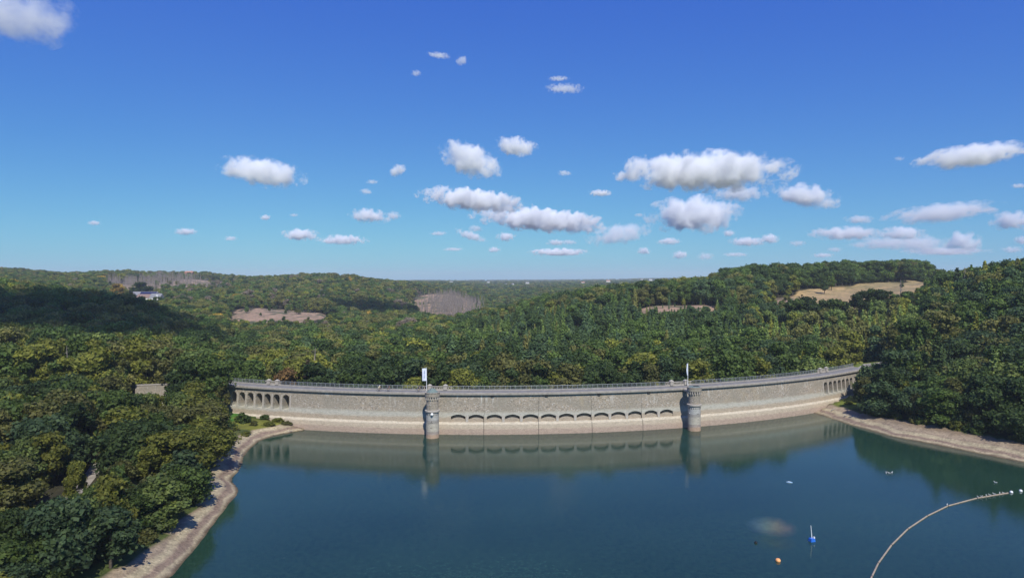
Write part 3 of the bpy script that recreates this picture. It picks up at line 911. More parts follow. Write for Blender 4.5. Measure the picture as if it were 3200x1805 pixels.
def flag(xc, r, ztop, label, fw, turn, furled):
    t = t_of_px(xc, r)
    q = thing('flagpole', label, 'flag', (*dpt(t, r), TOPZ + .6), 0)
    h = ztop - (TOPZ + .6)
    MB().tube([(0, 0, 0), (0, 0, h)], [.085, .055], 8).build('pole', M_WHITE, q)
    MB().ball((0, 0, h + .08), .11, n=10).build('finial', M_RAIL, q)
    MB().box((0, 0, .1), (.5, .5, .2)).build('base', M_CONC, q)
    # cloth hanging left of the pole, gently waved, with thickness
    nx_, nz_ = 10, 16
    P, Q = [], []
    for j in range(nz_ + 1):
        v = j / nz_
        for i in range(nx_ + 1):
            u = i / nx_
            wdt = fw * (1 - (.75 * max(0, v - .55) / .45 if furled else 0.0))
            x = -u * wdt
            yv = .10 * math.sin(u * 5 + v * 3) * u
            P.append((x * math.cos(turn) - yv * math.sin(turn), x * math.sin(turn) + yv * math.cos(turn), h - .08 - v * 3.7 - (0.05 * u)))
    P2 = [(a_, b_ + .02, c_) for a_, b_, c_ in P]
    n1_ = len(P)
    fcs = []
    for j in range(nz_):
        for i in range(nx_):
            a0 = j * (nx_ + 1) + i
            fcs.append((a0, a0 + nx_ + 1, a0 + nx_ + 2, a0 + 1))
            fcs.append((n1_ + a0, n1_ + a0 + 1, n1_ + a0 + nx_ + 2, n1_ + a0 + nx_ + 1))
    bn = MB().add(P + P2, fcs).build('banner', M_BANNER, q)
    if not furled:
        pr = MB()
        for k in range(7):
            pr.box((-fw * .48, -.13, h - .75 - k * .36), (fw * (.16 + .05 * (k % 3)), .012, .19), 0)
        pr.build('printed_mark', M_BLUEGREY, bn)
    return q
flag(1332.5, 205.2, 18.7, 'white banner flag spread flat on the pole by the green-roofed tower', 1.3, 0.0, False)
flag(2150.5, 205.2, 18.9, 'white banner flag seen edge on by the flat-topped tower', .95, R(50), True)

# cyclists riding across the crest
def cyclist(xc, r, label_p, label_b, shirt, lean):
    t = t_of_px(xc, r); z = TOPZ + .64
    rz = t
    bk = thing('bicycle', label_b, 'bicycle', (*dpt(t, r), z), rz, 'bicycles on the dam crest')
    for sx in (-.53, .53):
        pts = [(sx + .34 * math.cos(a), 0, .34 + .34 * math.sin(a)) for a in np.linspace(0, 2 * math.pi, 20)]
        wh = MB().tube(pts, .022, 6).build('wheel', M_BLACK, bk)
        sk = MB()
        for a in np.linspace(0, math.pi, 6, endpoint=False):
            sk.tube([(sx + .33 * math.cos(a), 0, .34 + .33 * math.sin(a)), (sx - .33 * math.cos(a), 0, .34 - .33 * math.sin(a))], .004, 4)
        sk.build('spokes', M_RAIL, wh)
    fr = MB()
    bb, st_, hd = (-.08, 0, .32), (-.24, 0, .86), (.38, 0, .88)
    for a, c in ((bb, st_), (bb, hd), (st_, hd), (bb, (-.53, 0, .34)), (st_, (-.53, 0, .34)), (hd, (.53, 0, .34)), (hd, (.36, 0, 1.02)), ((.40, -.24, 1.02), (.40, .24, 1.02))):
        fr.tube([a, c], .022, 6)
    fr.build('frame', M_DARK, bk)
    MB().ball((-.26, 0, .93), .13, n=10, sq=(1, .6, .35)).build('saddle', M_BLACK, bk)
    pe = thing('person', label_p, 'person', (*dpt(t, r), z), rz, 'cyclists on the dam crest')
    hip, sh = (-.2, 0, 1.02), (.1 + lean, 0, 1.48)
    body = MB()
    body.tube([hip, (-.08 + lean * .4, 0, 1.24), sh, (.13 + lean, 0, 1.56), (.15 + lean, 0, 1.6)], [.15, .16, .17, .08, .06], 10)
    for s_, kn, ft in ((-1, (.17, 0, .82), (-.02, 0, .26)), (1, (.12, 0, .66), (-.12, 0, .14))):
        y_ = s_ * .1
        body.tube([(hip[0], y_, .98), (kn[0], y_ * 1.1, kn[2]), (ft[0], y_, ft[2]), (ft[0] + .16, y_, ft[2] - .04)], [.095, .065, .042, .035], 8)
        body.tube([(sh[0], s_ * .18, sh[2] - .03), (.28 + lean * .5, s_ * .22, 1.24), (.40, s_ * .2, 1.05)], [.055, .042, .03], 8)
        for k in range(5):
            body.tube([(.40, s_ * (.17 + k * .018), 1.05), (.45, s_ * (.17 + k * .018), 1.035), (.44, s_ * (.17 + k * .018), 1.0)], .009, 5)
    body.ball((.19 + lean, 0, 1.7), .105, n=14, sq=(.95, .8, 1.15))
    body.ball((.295 + lean, 0, 1.69), .02, n=6)
    body.build('body', M_SKIN, pe, smooth=True)
    MB().tube([(hip[0], 0, 1.0), (-.08 + lean * .4, 0, 1.24), sh, (.11 + lean, 0, 1.53)], [.175, .18, .19, .1], 10).build('shirt', shirt, pe, smooth=True)
    MB().ball((.165 + lean, 0, 1.76), .125, n=12, sq=(1.1, .9, .75)).build('helmet', M_WHITE if shirt is M_YELLOW else M_BLACK, pe, smooth=True)
cyclist(1184, 207.2, 'cyclist in a pale yellow shirt riding along the dam crest', 'bicycle under the rider in the pale yellow shirt', M_YELLOW, .05)
cyclist(1213, 207.4, 'dark-clothed cyclist just behind the rider in pale yellow', 'bicycle under the dark-clothed rider following the one in yellow', M_NAVY, .1)
cyclist(1308, 207.3, 'dark-clothed cyclist leaning forward beside the left stone balustrade', 'bicycle under the rider beside the left stone balustrade', M_NAVY, .14)

# ------------------------------------------------------------------ paths
def drape_path(name, pts, w):
    P = []
    for a, c in zip(pts[:-1], pts[1:]):
        for k in range(6):
            f = k / 6; P.append(tuple(a[i] + (c[i] - a[i]) * f for i in range(3)))
    P.append(pts[-1])
    v, f = [], []
    for i, p in enumerate(P):
        a, c = np.array(P[max(0, i - 1)][:2]), np.array(P[min(len(P) - 1, i + 1)][:2])
        d = c - a; d /= np.hypot(*d); n_ = np.array([-d[1], d[0]])
        for k in (-1, -.33, .33, 1):
            q = np.array(p[:2]) + n_ * w / 2 * k
            z = ground_z([q[0]], [q[1]])[0][0] + .06
            v.append((q[0], q[1], z))
    for i in range(len(P) - 1):
        for k in range(3):
            f.append((i * 4 + k, i * 4 + k + 1, i * 4 + 5 + k, i * 4 + 4 + k))
    tag(MB().add(v, f).build(name, M_GRAVEL), kind='structure')
drape_path('path', PATHS['left'], 2.6)
drape_path('path', PATHS['right'], 3.6)

# ------------------------------------------------------------------ trees
TINTS = {
 'dark green': (.036, .066, .020), 'green': (.062, .108, .026), 'olive': (.096, .112, .034), 'yellow-green': (.125, .152, .028),
 'blue-green': (.046, .084, .036), 'light green': (.105, .158, .044), 'rust-tinged': (.15, .105, .04), 'golden': (.24, .19, .035), 'grey': (.14, .13, .10), 'purple-brown': (.06, .04, .034)}

TINTS = {k: (v[0] * 1.12, v[1] * .99, v[2] * 1.08) for k, v in TINTS.items()}
def leaf_cards(P, Nn, size, rg, jit=0.75):
    """many small bent leaf-clump faces at points P facing roughly Nn"""
    n = len(P)
    nn = Nn + rg.normal(0, jit, (n, 3)); nn /= np.linalg.norm(nn, axis=1)[:, None]
    a = np.cross(nn, rg.normal(0, 1, (n, 3))); a /= np.linalg.norm(a, axis=1)[:, None]
    b_ = np.cross(nn, a)
    s_ = size * rg.uniform(.55, 1.45, (n, 1))
    asp = rg.uniform(.5, 1.0, (n, 1))
    v = np.empty((n, 4, 3))
    v[:, 0] = P - a * s_ - b_ * s_ * asp * .4
    v[:, 1] = P + b_ * -s_ * asp
    v[:, 2] = P + a * s_ * .9 + b_ * s_ * asp * .3
    v[:, 3] = P + b_ * s_ * asp - a * s_ * .2 + nn * s_ * .25
    return v.reshape(-1, 3), np.arange(n * 4).reshape(n, 4)

def raw_mesh(name, parts, mats):
    """parts: list of (verts, faces(n,4), material index)"""
    V, Fq, MI, o_ = [], [], [], 0
    for v, f, mi in parts:
        V.append(v); Fq.append(f + o_); MI.append(np.full(len(f), mi)); o_ += len(v)
    V = np.concatenate(V); Fq = np.concatenate(Fq); MI = np.concatenate(MI)
    me = bpy.data.meshes.new(name)
    me.vertices.add(len(V)); me.vertices.foreach_set('co', V.astype(np.float32).ravel())
    me.loops.add(Fq.size); me.loops.foreach_set('vertex_index', Fq.ravel().astype(np.int32))
    me.polygons.add(len(Fq))
    me.polygons.foreach_set('loop_start', np.arange(0, Fq.size, 4)); me.polygons.foreach_set('loop_total', np.full(len(Fq), 4))
    for mt in mats: me.materials.append(mt)
    me.polygons.foreach_set('material_index', MI.astype(np.int32))
    me.update(calc_edges=True)
    return me

def sphere_q(c, r, sq, n=8):
    m_ = n // 2
    v = []
    for j in range(m_ + 1):
        ph = math.pi * j / m_
        for i in range(n):
            a = 2 * math.pi * i / n
            v.append((c[0] + sq[0] * r * math.sin(ph) * math.cos(a), c[1] + sq[1] * r * math.sin(ph) * math.sin(a), c[2] + sq[2] * r * math.cos(ph)))
    f = [(j * n + i, (j + 1) * n + i, (j + 1) * n + (i + 1) % n, j * n + (i + 1) % n) for j in range(m_) for i in range(n)]
    return np.array(v), np.array(f)

def tube_q(pts, rad, n=6):
    mb_ = MB().tube(pts, rad, n)
    f = np.array([q for q in mb_.f if len(q) == 4])
    return np.concatenate(mb_.v), f

def crown_broad(seed, H=12.0, Rad=4.2, nleaf=4200, lsize=.36, base=.22, nl=17, peak=.78):
    """unit tree: trunk foot at the origin"""
    rg = np.random.default_rng(seed)
    cz0, cz1 = H * base, H
    lobes = []
    for i in range(nl):
        h = rg.uniform(0.05, .92)
        prof = math.sin(math.pi * min(1, (h * peak + .2))) ** .7
        a = i * 2.4 + rg.uniform(-.5, .5)
        rr = Rad * prof * rg.uniform(.35, .75)
        lr = Rad * rg.uniform(.30, .48) * (1.05 - .3 * h)
        lobes.append((rr * math.cos(a), rr * math.sin(a), cz0 + (cz1 - cz0) * h - lr * .3, lr))
    lobes.append((rg.uniform(-.5, .5), rg.uniform(-.5, .5), cz1 - Rad * .42, Rad * .42))
    LB = np.array(lobes)
    wgt = LB[:, 3] ** 2; wgt /= wgt.sum()
    pick = rg.choice(len(LB), nleaf, p=wgt)
    d = rg.normal(0, 1, (nleaf, 3)); d[:, 2] = d[:, 2] * .9 + .25
    d /= np.linalg.norm(d, axis=1)[:, None]
    rad = LB[pick, 3][:, None] * (rg.uniform(.72, 1.12, (nleaf, 1)))
    rad *= np.where(rg.uniform(0, 1, (nleaf, 1)) < .10, rg.uniform(1.08, 1.38, (nleaf, 1)), 1.0)
    rad *= 1 + .30 * np.sin(d[:, :1] * 7 + pick[:, None]) * np.cos(d[:, 1:2] * 6)
    P = LB[pick, :3] + d * rad * np.array([1, 1, .82])
    dist = np.linalg.norm((P[:, None, :] - LB[None, :, :3]) / LB[None, :, 3:4], axis=2)
    keep = dist.min(axis=1) > .62
    P, d = P[keep], d[keep]
    lv, lf = leaf_cards(P, d, lsize, rg)
    parts = [(lv, lf, 0)]
    for l in lobes:
        v, f = sphere_q(l[:3], l[3] * .70, (1, 1, .8), 8)
        v = v + rg.normal(0, l[3] * .05, v.shape)
        parts.append((v, f, 0))
    tr = [tube_q([(0, 0, -1.2), (.05, 0, H * .3), (.15, .1, H * .62), (.1, 0, H * .85)], [H * .022, H * .018, H * .012, H * .004], 7)]
    for i in range(5):
        l = lobes[(i * 3) % nl]
        z0 = H * rg.uniform(.25, .5)
        tr.append(tube_q([(.05, 0, z0), (l[0] * .5, l[1] * .5, (z0 + l[2]) / 2 + .3), (l[0], l[1], l[2])], [H * .010, H * .007, H * .003], 5))
    return parts, [(v, f, 1) for v, f in tr]

def crown_conifer(seed, H=18.0, Rad=2.9, tiers=22, lsize=.34, base=.14, dens=1.0, droop=.35):
    rg = np.random.default_rng(seed)
    P, D_ = [], []
    for k in range(tiers):
        h = base + (1 - base) * (k / tiers) ** .92
        z = H * h
        rr = Rad * (1 - (h - base) / (1 - base)) ** .8 * rg.uniform(.8, 1.15) + .15
        nb_ = 7 + int(3 * rr)
        for j in range(nb_):
            a = rg.uniform(0, 2 * math.pi)
            n = int(dens * (5 + rr * 4.5))
            u = rg.uniform(.12, 1, n) ** .8
            ln = rr * rg.uniform(.7, 1.15)
            wv = rg.normal(0, .12, n) * ln * (1 - u * .5)
            x = np.cos(a) * u * ln - np.sin(a) * wv; y_ = np.sin(a) * u * ln + np.cos(a) * wv
            zz = z - droop * u * ln + .12 * (u > .8) * ln + rg.normal(0, .08, n)
            P.append(np.stack([x, y_, zz], 1))
            D_.append(np.tile([math.cos(a) * .6, math.sin(a) * .6, .6], (n, 1)))
    P = np.concatenate(P); D_ = np.concatenate(D_)
    P = np.concatenate([P, [[0, 0, H + .2]]]); D_ = np.concatenate([D_, [[0, 0, 1]]])
    lv, lf = leaf_cards(P, D_, lsize, rg, .5)
    parts = [(lv, lf, 0)]
    n = 9
    v = []
    for (r, z) in ((Rad * .55, H * (base + .05)), (Rad * .38, H * .45), (Rad * .16, H * .75), (.03, H * .97)):
        for i in range(n):
            a = 2 * math.pi * i / n
            v.append((r * math.cos(a), r * math.sin(a), z))
    f = [(j * n + i, j * n + (i + 1) % n, (j + 1) * n + (i + 1) % n, (j + 1) * n + i) for j in range(3) for i in range(n)]
    parts.append((np.array(v), np.array(f), 0))
    tr = [tube_q([(0, 0, -1.5), (0, 0, H * .5), (0, 0, H * .96)], [H * .016, H * .011, .03], 7)]
    return parts, [(v, f, 1) for v, f in tr]

def dead_tree(seed, H=17.0):
    rg = np.random.default_rng(seed)
    tr = [tube_q([(0, 0, -1), (.1, 0, H * .4), (.0, .15, H * .75), (.2, .1, H)], [.24, .18, .11, .03], 6)]
    tw = []
    for k in range(64):
        z = H * (.18 + .8 * k / 64); a = rg.uniform(0, 6.28); ln = (1 - k / 74) * rg.uniform(1.0, 2.3)
        e = (ln * math.cos(a), ln * math.sin(a), z + rg.uniform(-.5, .15) * ln)
        tw.append(tube_q([(0, 0, z), (e[0] * .5, e[1] * .5, z + .1), e], [.055, .04, .012], 4))
        for q in range(3):
            u = rg.uniform(.3, .9); b0 = (e[0] * u, e[1] * u, z + (e[2] - z) * u)
            tw.append(tube_q([b0, (b0[0] + rg.uniform(-.5, .5), b0[1] + rg.uniform(-.5, .5), b0[2] - rg.uniform(0, .6))], [.025, .008], 4))
    return [(v, f, 0) for v, f in tw], [(v, f, 0) for v, f in tr]

def snag(seed, H=14.0):
    rg = np.random.default_rng(seed)
    tr = [tube_q([(0, 0, -1), (.1, 0, H * .5), (-.1, .15, H * .8), (.15, .1, H)], [.22, .17, .12, .05], 7)]
    tw = []
    for k in range(26):
        z = H * rg.uniform(.35, .97); a = rg.uniform(0, 6.28); ln = rg.uniform(.3, 1.1)
        tw.append(tube_q([(0, 0, z), (ln * math.cos(a), ln * math.sin(a), z + rg.uniform(-.2, .2))], [.035, .01], 4))
    return [(v, f, 0) for v, f in tw], [(v, f, 0) for v, f in tr]

PRO = {}      # kind -> list of (crown mesh, trunk mesh, nominal height)
def register(kind, variants, H, cm_, tm_):
    PRO[kind] = []
    for i, (cr, tr) in enumerate(variants):
        PRO[kind].append((raw_mesh('crown', cr, cm_), raw_mesh('trunk', tr, tm_), H))
register('broadleaf', [crown_broad(100 + i, 12, r_, n_, .33, b_, l_, p_) for i, (r_, n_, b_, l_, p_) in enumerate(((4.4, 5200, .16, 17, .78), (5.4, 7200, .2, 24, .7), (3.5, 4200, .12, 13, .95), (4.8, 5600, .16, 12, .62), (5.9, 8200, .22, 30, .74), (3.9, 4600, .14, 20, 1.0), (5.0, 6200, .18, 15, .8)))], 12.0, [M_LEAF, M_BARK], [M_BARK, M_BARK])
register('tall_broadleaf', [crown_broad(200 + i, 18, r_, n_, .40, b_, l_, p_) for i, (r_, n_, b_, l_, p_) in enumerate(((5.0, 5200, .30, 17, .78), (6.2, 7400, .32, 26, .7), (3.8, 4200, .24, 14, .95), (5.4, 5400, .34, 12, .62), (4.4, 5000, .26, 22, 1.0), (5.8, 6600, .28, 18, .8)))], 18.0, [M_LEAF, M_BARK], [M_BARK, M_BARK])
register('spruce', [crown_conifer(300 + i, 19, 3.0, 26, .34) for i in range(3)], 19.0, [M_NEEDLE, M_BARK], [M_BARK, M_BARK])
register('pine', [crown_conifer(330 + i, 18, 3.5, 15, .40, .30, 1.3, .05) for i in range(3)], 18.0, [M_NEEDLE, M_BARK], [M_PALEBARK, M_PALEBARK])
register('larch', [crown_conifer(360 + i, 15, 2.6, 20, .30, .10, 1.0, .2) for i in range(3)], 15.0, [M_LEAF, M_BARK], [M_BARK, M_BARK])
register('dead_spruce', [dead_tree(400 + i) for i in range(3)], 17.0, [M_DEADWOOD], [M_DEADWOOD])
register('snag', [snag(420)], 14.0, [M_DEADWOOD], [M_DEADWOOD])
register('bush', [crown_broad(500 + i, 3.0, 1.9, 1500, .2, .02) for i in range(3)], 3.0, [M_LEAF, M_BARK], [M_BARK, M_BARK])

CATN = {'broadleaf': ('broadleaf_tree', 'broadleaf tree'), 'tall_broadleaf': ('broadleaf_tree', 'tall broadleaf tree'), 'spruce': ('spruce_tree', 'spruce'),
        'pine': ('pine_tree', 'pine'), 'larch': ('larch_tree', 'larch'), 'dead_spruce': ('dead_tree', 'dead conifer'), 'snag': ('dead_tree', 'bare dead tree'), 'bush': ('bush', 'bush')}
def place_tree(kind, x, y, z, sc, rz, tint, label, group, var=None):
    cm_, tm_, H = PRO[kind][(var if var is not None else random.randrange(99)) % len(PRO[kind])]
    nm = CATN[kind][0]
    o = thing(nm, label, 'bush' if kind == 'bush' else 'tree', (x, y, z), rz, group)
    o.scale = sc if hasattr(sc, '__len__') else (sc, sc, sc)
    c_ = obj('branches' if kind in ('dead_spruce', 'snag') else ('foliage' if kind == 'bush' else 'crown'), cm_, o)
    t_ = obj('trunk', tm_, o) if kind != 'bush' else None
    c_['tint'] = [float(v) for v in tint]
    return o

# ---- scatter positions
def scatter(y0, y1, sp, seed, margin=1.12):
    rg = np.random.default_rng(seed)
    out = []
    yy = y0
    while yy < y1:
        hw = yy * .76 * margin + 14
        xs = np.arange(-hw, hw, sp)
        px_ = xs + rg.uniform(-.42, .42, len(xs)) * sp; py_ = yy + rg.uniform(-.42, .42, len(xs)) * sp
        out.append(np.stack([px_, py_], 1)); yy += sp * .87
    return np.concatenate(out)

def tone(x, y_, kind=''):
    """slopes lit brighter than the left bank: the difference is put into leaf tint"""
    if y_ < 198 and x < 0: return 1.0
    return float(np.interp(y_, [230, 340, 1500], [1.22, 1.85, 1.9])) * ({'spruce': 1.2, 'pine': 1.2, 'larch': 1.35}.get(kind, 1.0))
def canopy_los(X, Y, ztop, steps=26):
    """is the tree top seen from the camera over the canopy in front of it?"""
    ok = np.ones(len(X), bool)
    for f in np.linspace(.25, .94, steps):
        xs, ys_ = X * f, Y * f
        zl = CAM_H + (ztop - CAM_H) * f
        can = relief(xs, ys_) + np.where(clear_mask(xs, ys_) > 0, 0, tree_h(ys_) * .80)
        ok &= (zl > can - 1.0) | (ys_ < 215)
    return ok

def make_points(y0, y1, sp, seed, smean, svar):
    P = scatter(y0, y1, sp, seed)
    z, d = ground_z(P[:, 0], P[:, 1])
    X, Y = P[:, 0], P[:, 1]
    rdam = np.hypot(X - DC[0], Y - DC[1])
    ok = np.ones(len(X), bool)
    near = Y < 330
    ok &= ~(near & (d < np.where(X > 90, 10.2, 6.2)))
    tt = np.arctan2(X - DC[0], -(Y - DC[1]))
    ok &= ~((rdam > 196.0) & (rdam < 214) & (tt > TL - .02) & (tt < TR + .02))
    ok &= ~((rdam <= 200) & (rdam > 192) & (Y < 235) & (vnoise(X, Y, 20, 12) > .4))
    ok &= ~((1600 + F * X / Y > 674) & (X < -55) & (Y > 180) & (Y < 218) & (rdam > 207))            # grass by the left arcade
    ok &= ~((X > 96) & (X < 122) & (Y > 222) & (rdam > 208) & (d < 16))  # grass by the right arcade
    for k, pts in PATHS.items():
        dp, _ = seg_near(P, pts)
        ok &= dp > (3.3 if k == 'left' else 6.0)
    cc = 1600 + F * X / Y
    ok &= ~((cc > 2540) & (cc < 2700) & (Y > 212) & (Y < 256) & (rdam > 207))
    ok &= ~((X > 131) & (X < 156) & (Y > 258) & (Y < 294))
    cm2 = clear_mask(X, Y)
    ok &= ~((cm2 > 0) & (rng.uniform(0, 1, len(X)) > np.where((cm2 == 1) | (cm2 == 3), .26, .012)))
    # far plateau is half farmland
    ok &= ~((Y > 1900) & (z > 20) & (vnoise(X, Y, 300, 14) + .35 * vnoise(X, Y * .5, 90, 15) > -.3))
    # path gap on the left bank and retaining wall
    ok &= ~((np.hypot(X + 112, Y - 213) < 7))
    return P[ok], z[ok], d[ok], cm2[ok]

def choose(X, Y, d):
    """kind and tint of a tree from where it stands"""
    n = len(X)
    c = 1600 + F * X / Y
    r1 = rng.uniform(0, 1, n); f1 = vnoise(X, Y, 60, 21) * .5 + vnoise(X, Y, 22, 22) * .5
    kinds, tints = [], []
    for i in range(n):
        x, y_, cc = X[i], Y[i], c[i]
        k, pal_ = 'tall_broadleaf', [('green', 4), ('dark green', 3), ('olive', 3), ('blue-green', 2), ('yellow-green', 1.2)]
        if y_ < 200 and cc < 1300:
            k, pal_ = 'broadleaf', [('green', 4), ('dark green', 2.5), ('olive', 2.5), ('yellow-green', 2.5), ('light green', 1.6), ('blue-green', 1)]
        if cc > 2500 and y_ < 262:
            k = 'broadleaf' if r1[i] > .22 or d[i] < 20 else ('pine' if r1[i] > .1 else 'spruce')
            pal_ = [('green', 3), ('dark green', 4), ('blue-green', 2), ('olive', 2.5), ('yellow-green', 1.2), ('light green', 1)]
        elif 2850 < cc and y_ < 430:
            k = 'spruce' if r1[i] < .4 else 'tall_broadleaf'
        if 1430 < cc < 2330 and 320 < y_ < 520:
            k = 'larch' if f1[i] > -.05 and r1[i] < .8 else ('spruce' if r1[i] < .75 else 'tall_broadleaf')
            pal_ = [('green', 3), ('light green', 2), ('olive', 2)] if k == 'larch' else [('dark green', 2), ('blue-green', 2), ('green', 1)]
        if 1330 < cc < 2000 and 235 < y_ <= 330 and f1[i] < .1:
            k = 'spruce' if r1[i] < .55 else 'pine' if r1[i] < .7 else 'tall_broadleaf'
            pal_ = [('dark green', 3), ('blue-green', 2), ('olive', 1)]
        if 2380 < cc < 2900 and 300 < y_ < 410:
            k = 'larch' if r1[i] < .85 else 'tall_broadleaf'
            pal_ = [('light green', 3), ('olive', 3), ('yellow-green', 1)]
        if 2250 < cc < 2980 and y_ > 560: pal_ = [('dark green', 4), ('green', 3), ('olive', 1)]
        if cc < 950 and 300 < y_ < 480: pal_ = [('dark green', 3), ('green', 3), ('olive', 2)]
        if y_ > 520 and cc < 1300:
            pal_ = [('green', 3), ('olive', 3.5), ('dark green', 2), ('yellow-green', 1), ('golden', .04), ('grey', .4)]
        if cc < 1000 and 200 <= y_ < 300: pal_ = [('yellow-green', 3), ('olive', 3), ('green', 3), ('light green', 1), ('dark green', 1.5)]
        if 980 < y_ < 1650 and 330 < cc < 700 and f1[i] > -.1: k = 'dead_spruce'
        if 880 < y_ < 1350 and 1300 < cc < 1520: k = 'dead_spruce' if r1[i] < .7 else 'spruce'
        names = [p[0] for p in pal_]; w = np.array([p[1] for p in pal_]); w = w / w.sum()
        kinds.append(k)
        tints.append(names[rng.choice(len(names), p=w)])
    return kinds, tints

allp = []
def tree_cap(X, Y):
    return np.maximum(np.maximum(relief(X, Y, GC), relief(X * (Y + 14) / Y, Y + 14, GC)), relief(X * (Y + 28) / Y, Y + 28, GC))
corr = [np.array(p) for p in ((-78.5, 114, 7.5), (-79.8, 118, 7.6), (-81.3, 123, 7.7), (-82.8, 128, 7.9), (-84.3, 133, 8.0), (-85.8, 137, 8.2), (-117, 214.5, 9.5), (-114, 215.5, 9.2), (-111, 216.5, 9.2), (138, 265, 12), (143, 269, 12), (147, 272, 12), (149, 279, 13))]
def corridor_cap(x, y):
    """the gap in the trees through which the gravel path shows"""
    cap = 1e9
    for p in corr:
        f = (x * p[0] + y * p[1]) / (p[0] ** 2 + p[1] ** 2)
        if .6 < f < .985 and math.hypot(x - p[0] * f, y - p[1] * f) < (6.2 if p[1] < 150 else 4.3):
            cap = min(cap, CAM_H + (p[2] - CAM_H) * f)
    return cap
for y0, y1, sp, seed, sm in ((66, 198, 6.5, 1, 1.18), (198, 330, 7.2, 2, 1.14), (330, 620, 8.2, 3, 1.06), (620, 1150, 10.5, 4, 1.15), (1150, 1900, 15, 5, 1.5), (1900, 3600, 27, 6, 1.9), (3600, 8600, 70, 7, 2.6)):
    P, z, d, cm2 = make_points(y0, y1, sp, seed, 1, .2)
    kinds, tints = choose(P[:, 0], P[:, 1], d)
    TC = tree_cap(P[:, 0], P[:, 1])
    for i in range(len(P)):
        k = kinds[i]; H = PRO[k][0][2]
        target = {'broadleaf': 11.0, 'tall_broadleaf': 18.0, 'spruce': 20.0, 'pine': 18.0, 'larch': 16.0, 'dead_spruce': 17.0}[k]
        if P[i, 1] < 262 and P[i, 0] > 60 and k in ('pine',): target = 13
        hs = target / H * (rng.uniform(.74, 1.28) if P[i, 1] < 198 else rng.uniform(.76, 1.22))
        if y0 < 198 and P[i, 0] < 0:
            hs *= float(np.interp(d[i], [6, 12, 25], [.72, .92, 1.0]))
        elif P[i, 1] < 262 and P[i, 0] > 60 and k == 'broadleaf':
            hs *= float(np.interp(d[i], [9, 14, 40], [.85, 1.05, 1.3]))
        if cm2[i] in (1, 3): hs *= rng.uniform(.2, .6); kinds[i] = k
        cap = TC[i] + 2.0 + 2.5 * rng.uniform(-1, 1) - z[i]
        if P[i, 1] > 330 and H * hs > cap:
            if cap < 5.5: continue
            hs = cap / H
        cc_ = corridor_cap(P[i, 0], P[i, 1]) - z[i]
        if H * hs > cc_:
            if cc_ < 3: continue
            hs = cc_ / H
        if H * hs > cc_ - 1: hs_w = .8
        else: hs_w = 1.0
        ws = hs * hs_w * rng.uniform(.92, 1.15) * sm ** .8 * (1.22 if d[i] < 11 and P[i, 1] < 240 else 1.0)
        allp.append((P[i, 0], P[i, 1], z[i] - .2, k, tints[i], hs, ws, rng.uniform(0, 6.28), d[i]))
for _ in range(170):
    cc = rng.uniform(2420, 2960); yy = float(np.interp(cc, [2420, 2450, 2650, 2850, 2960], [566, 574, 614, 652, 672])) + rng.uniform(2, 30)
    x = (cc - 1600) / F * yy
    allp.append((x, yy, float(ground_z([x], [yy])[0][0]) - .8, 'tall_broadleaf', 'dark green' if rng.uniform() < .7 else 'green', rng.uniform(.35, .6), rng.uniform(.7, .95), rng.uniform(0, 6.28), 400))
# dead spruces standing on the two cleared slopes
for poly_y, poly_c, n, sp_ in (((900, 1240), (1345, 1500), 620, 0), ((1120, 1450), (370, 600), 420, 0)):
    for _ in range(n):
        yy = rng.uniform(*poly_y); cc = rng.triangular(poly_c[0] - 40, (poly_c[0] + poly_c[1]) / 2, poly_c[1] + 40) + 14 * math.sin(yy / 23)
        x = (cc - 1600) / F * yy
        allp.append((x, yy, float(ground_z([x], [yy])[0][0]) - .2, 'dead_spruce', 'grey', rng.uniform(.8, 1.1), rng.uniform(.9, 1.3), rng.uniform(0, 6.28), 400))
A = np.array([(a[0], a[1], a[2], a[5], a[6]) for a in allp])
Hn = np.array([PRO[a[3]][0][2] for a in allp]) * A[:, 3]
col_ = 1600 + F * A[:, 0] / A[:, 1]
row_top = HZ + (CAM_H - A[:, 2] - Hn) * F / A[:, 1]
inview = (col_ > -60) & (col_ < 3260) & (row_top < 1830)
los = canopy_los(A[:, 0], A[:, 1], A[:, 2] + Hn)
vis = inview & los
size = Hn / A[:, 1]

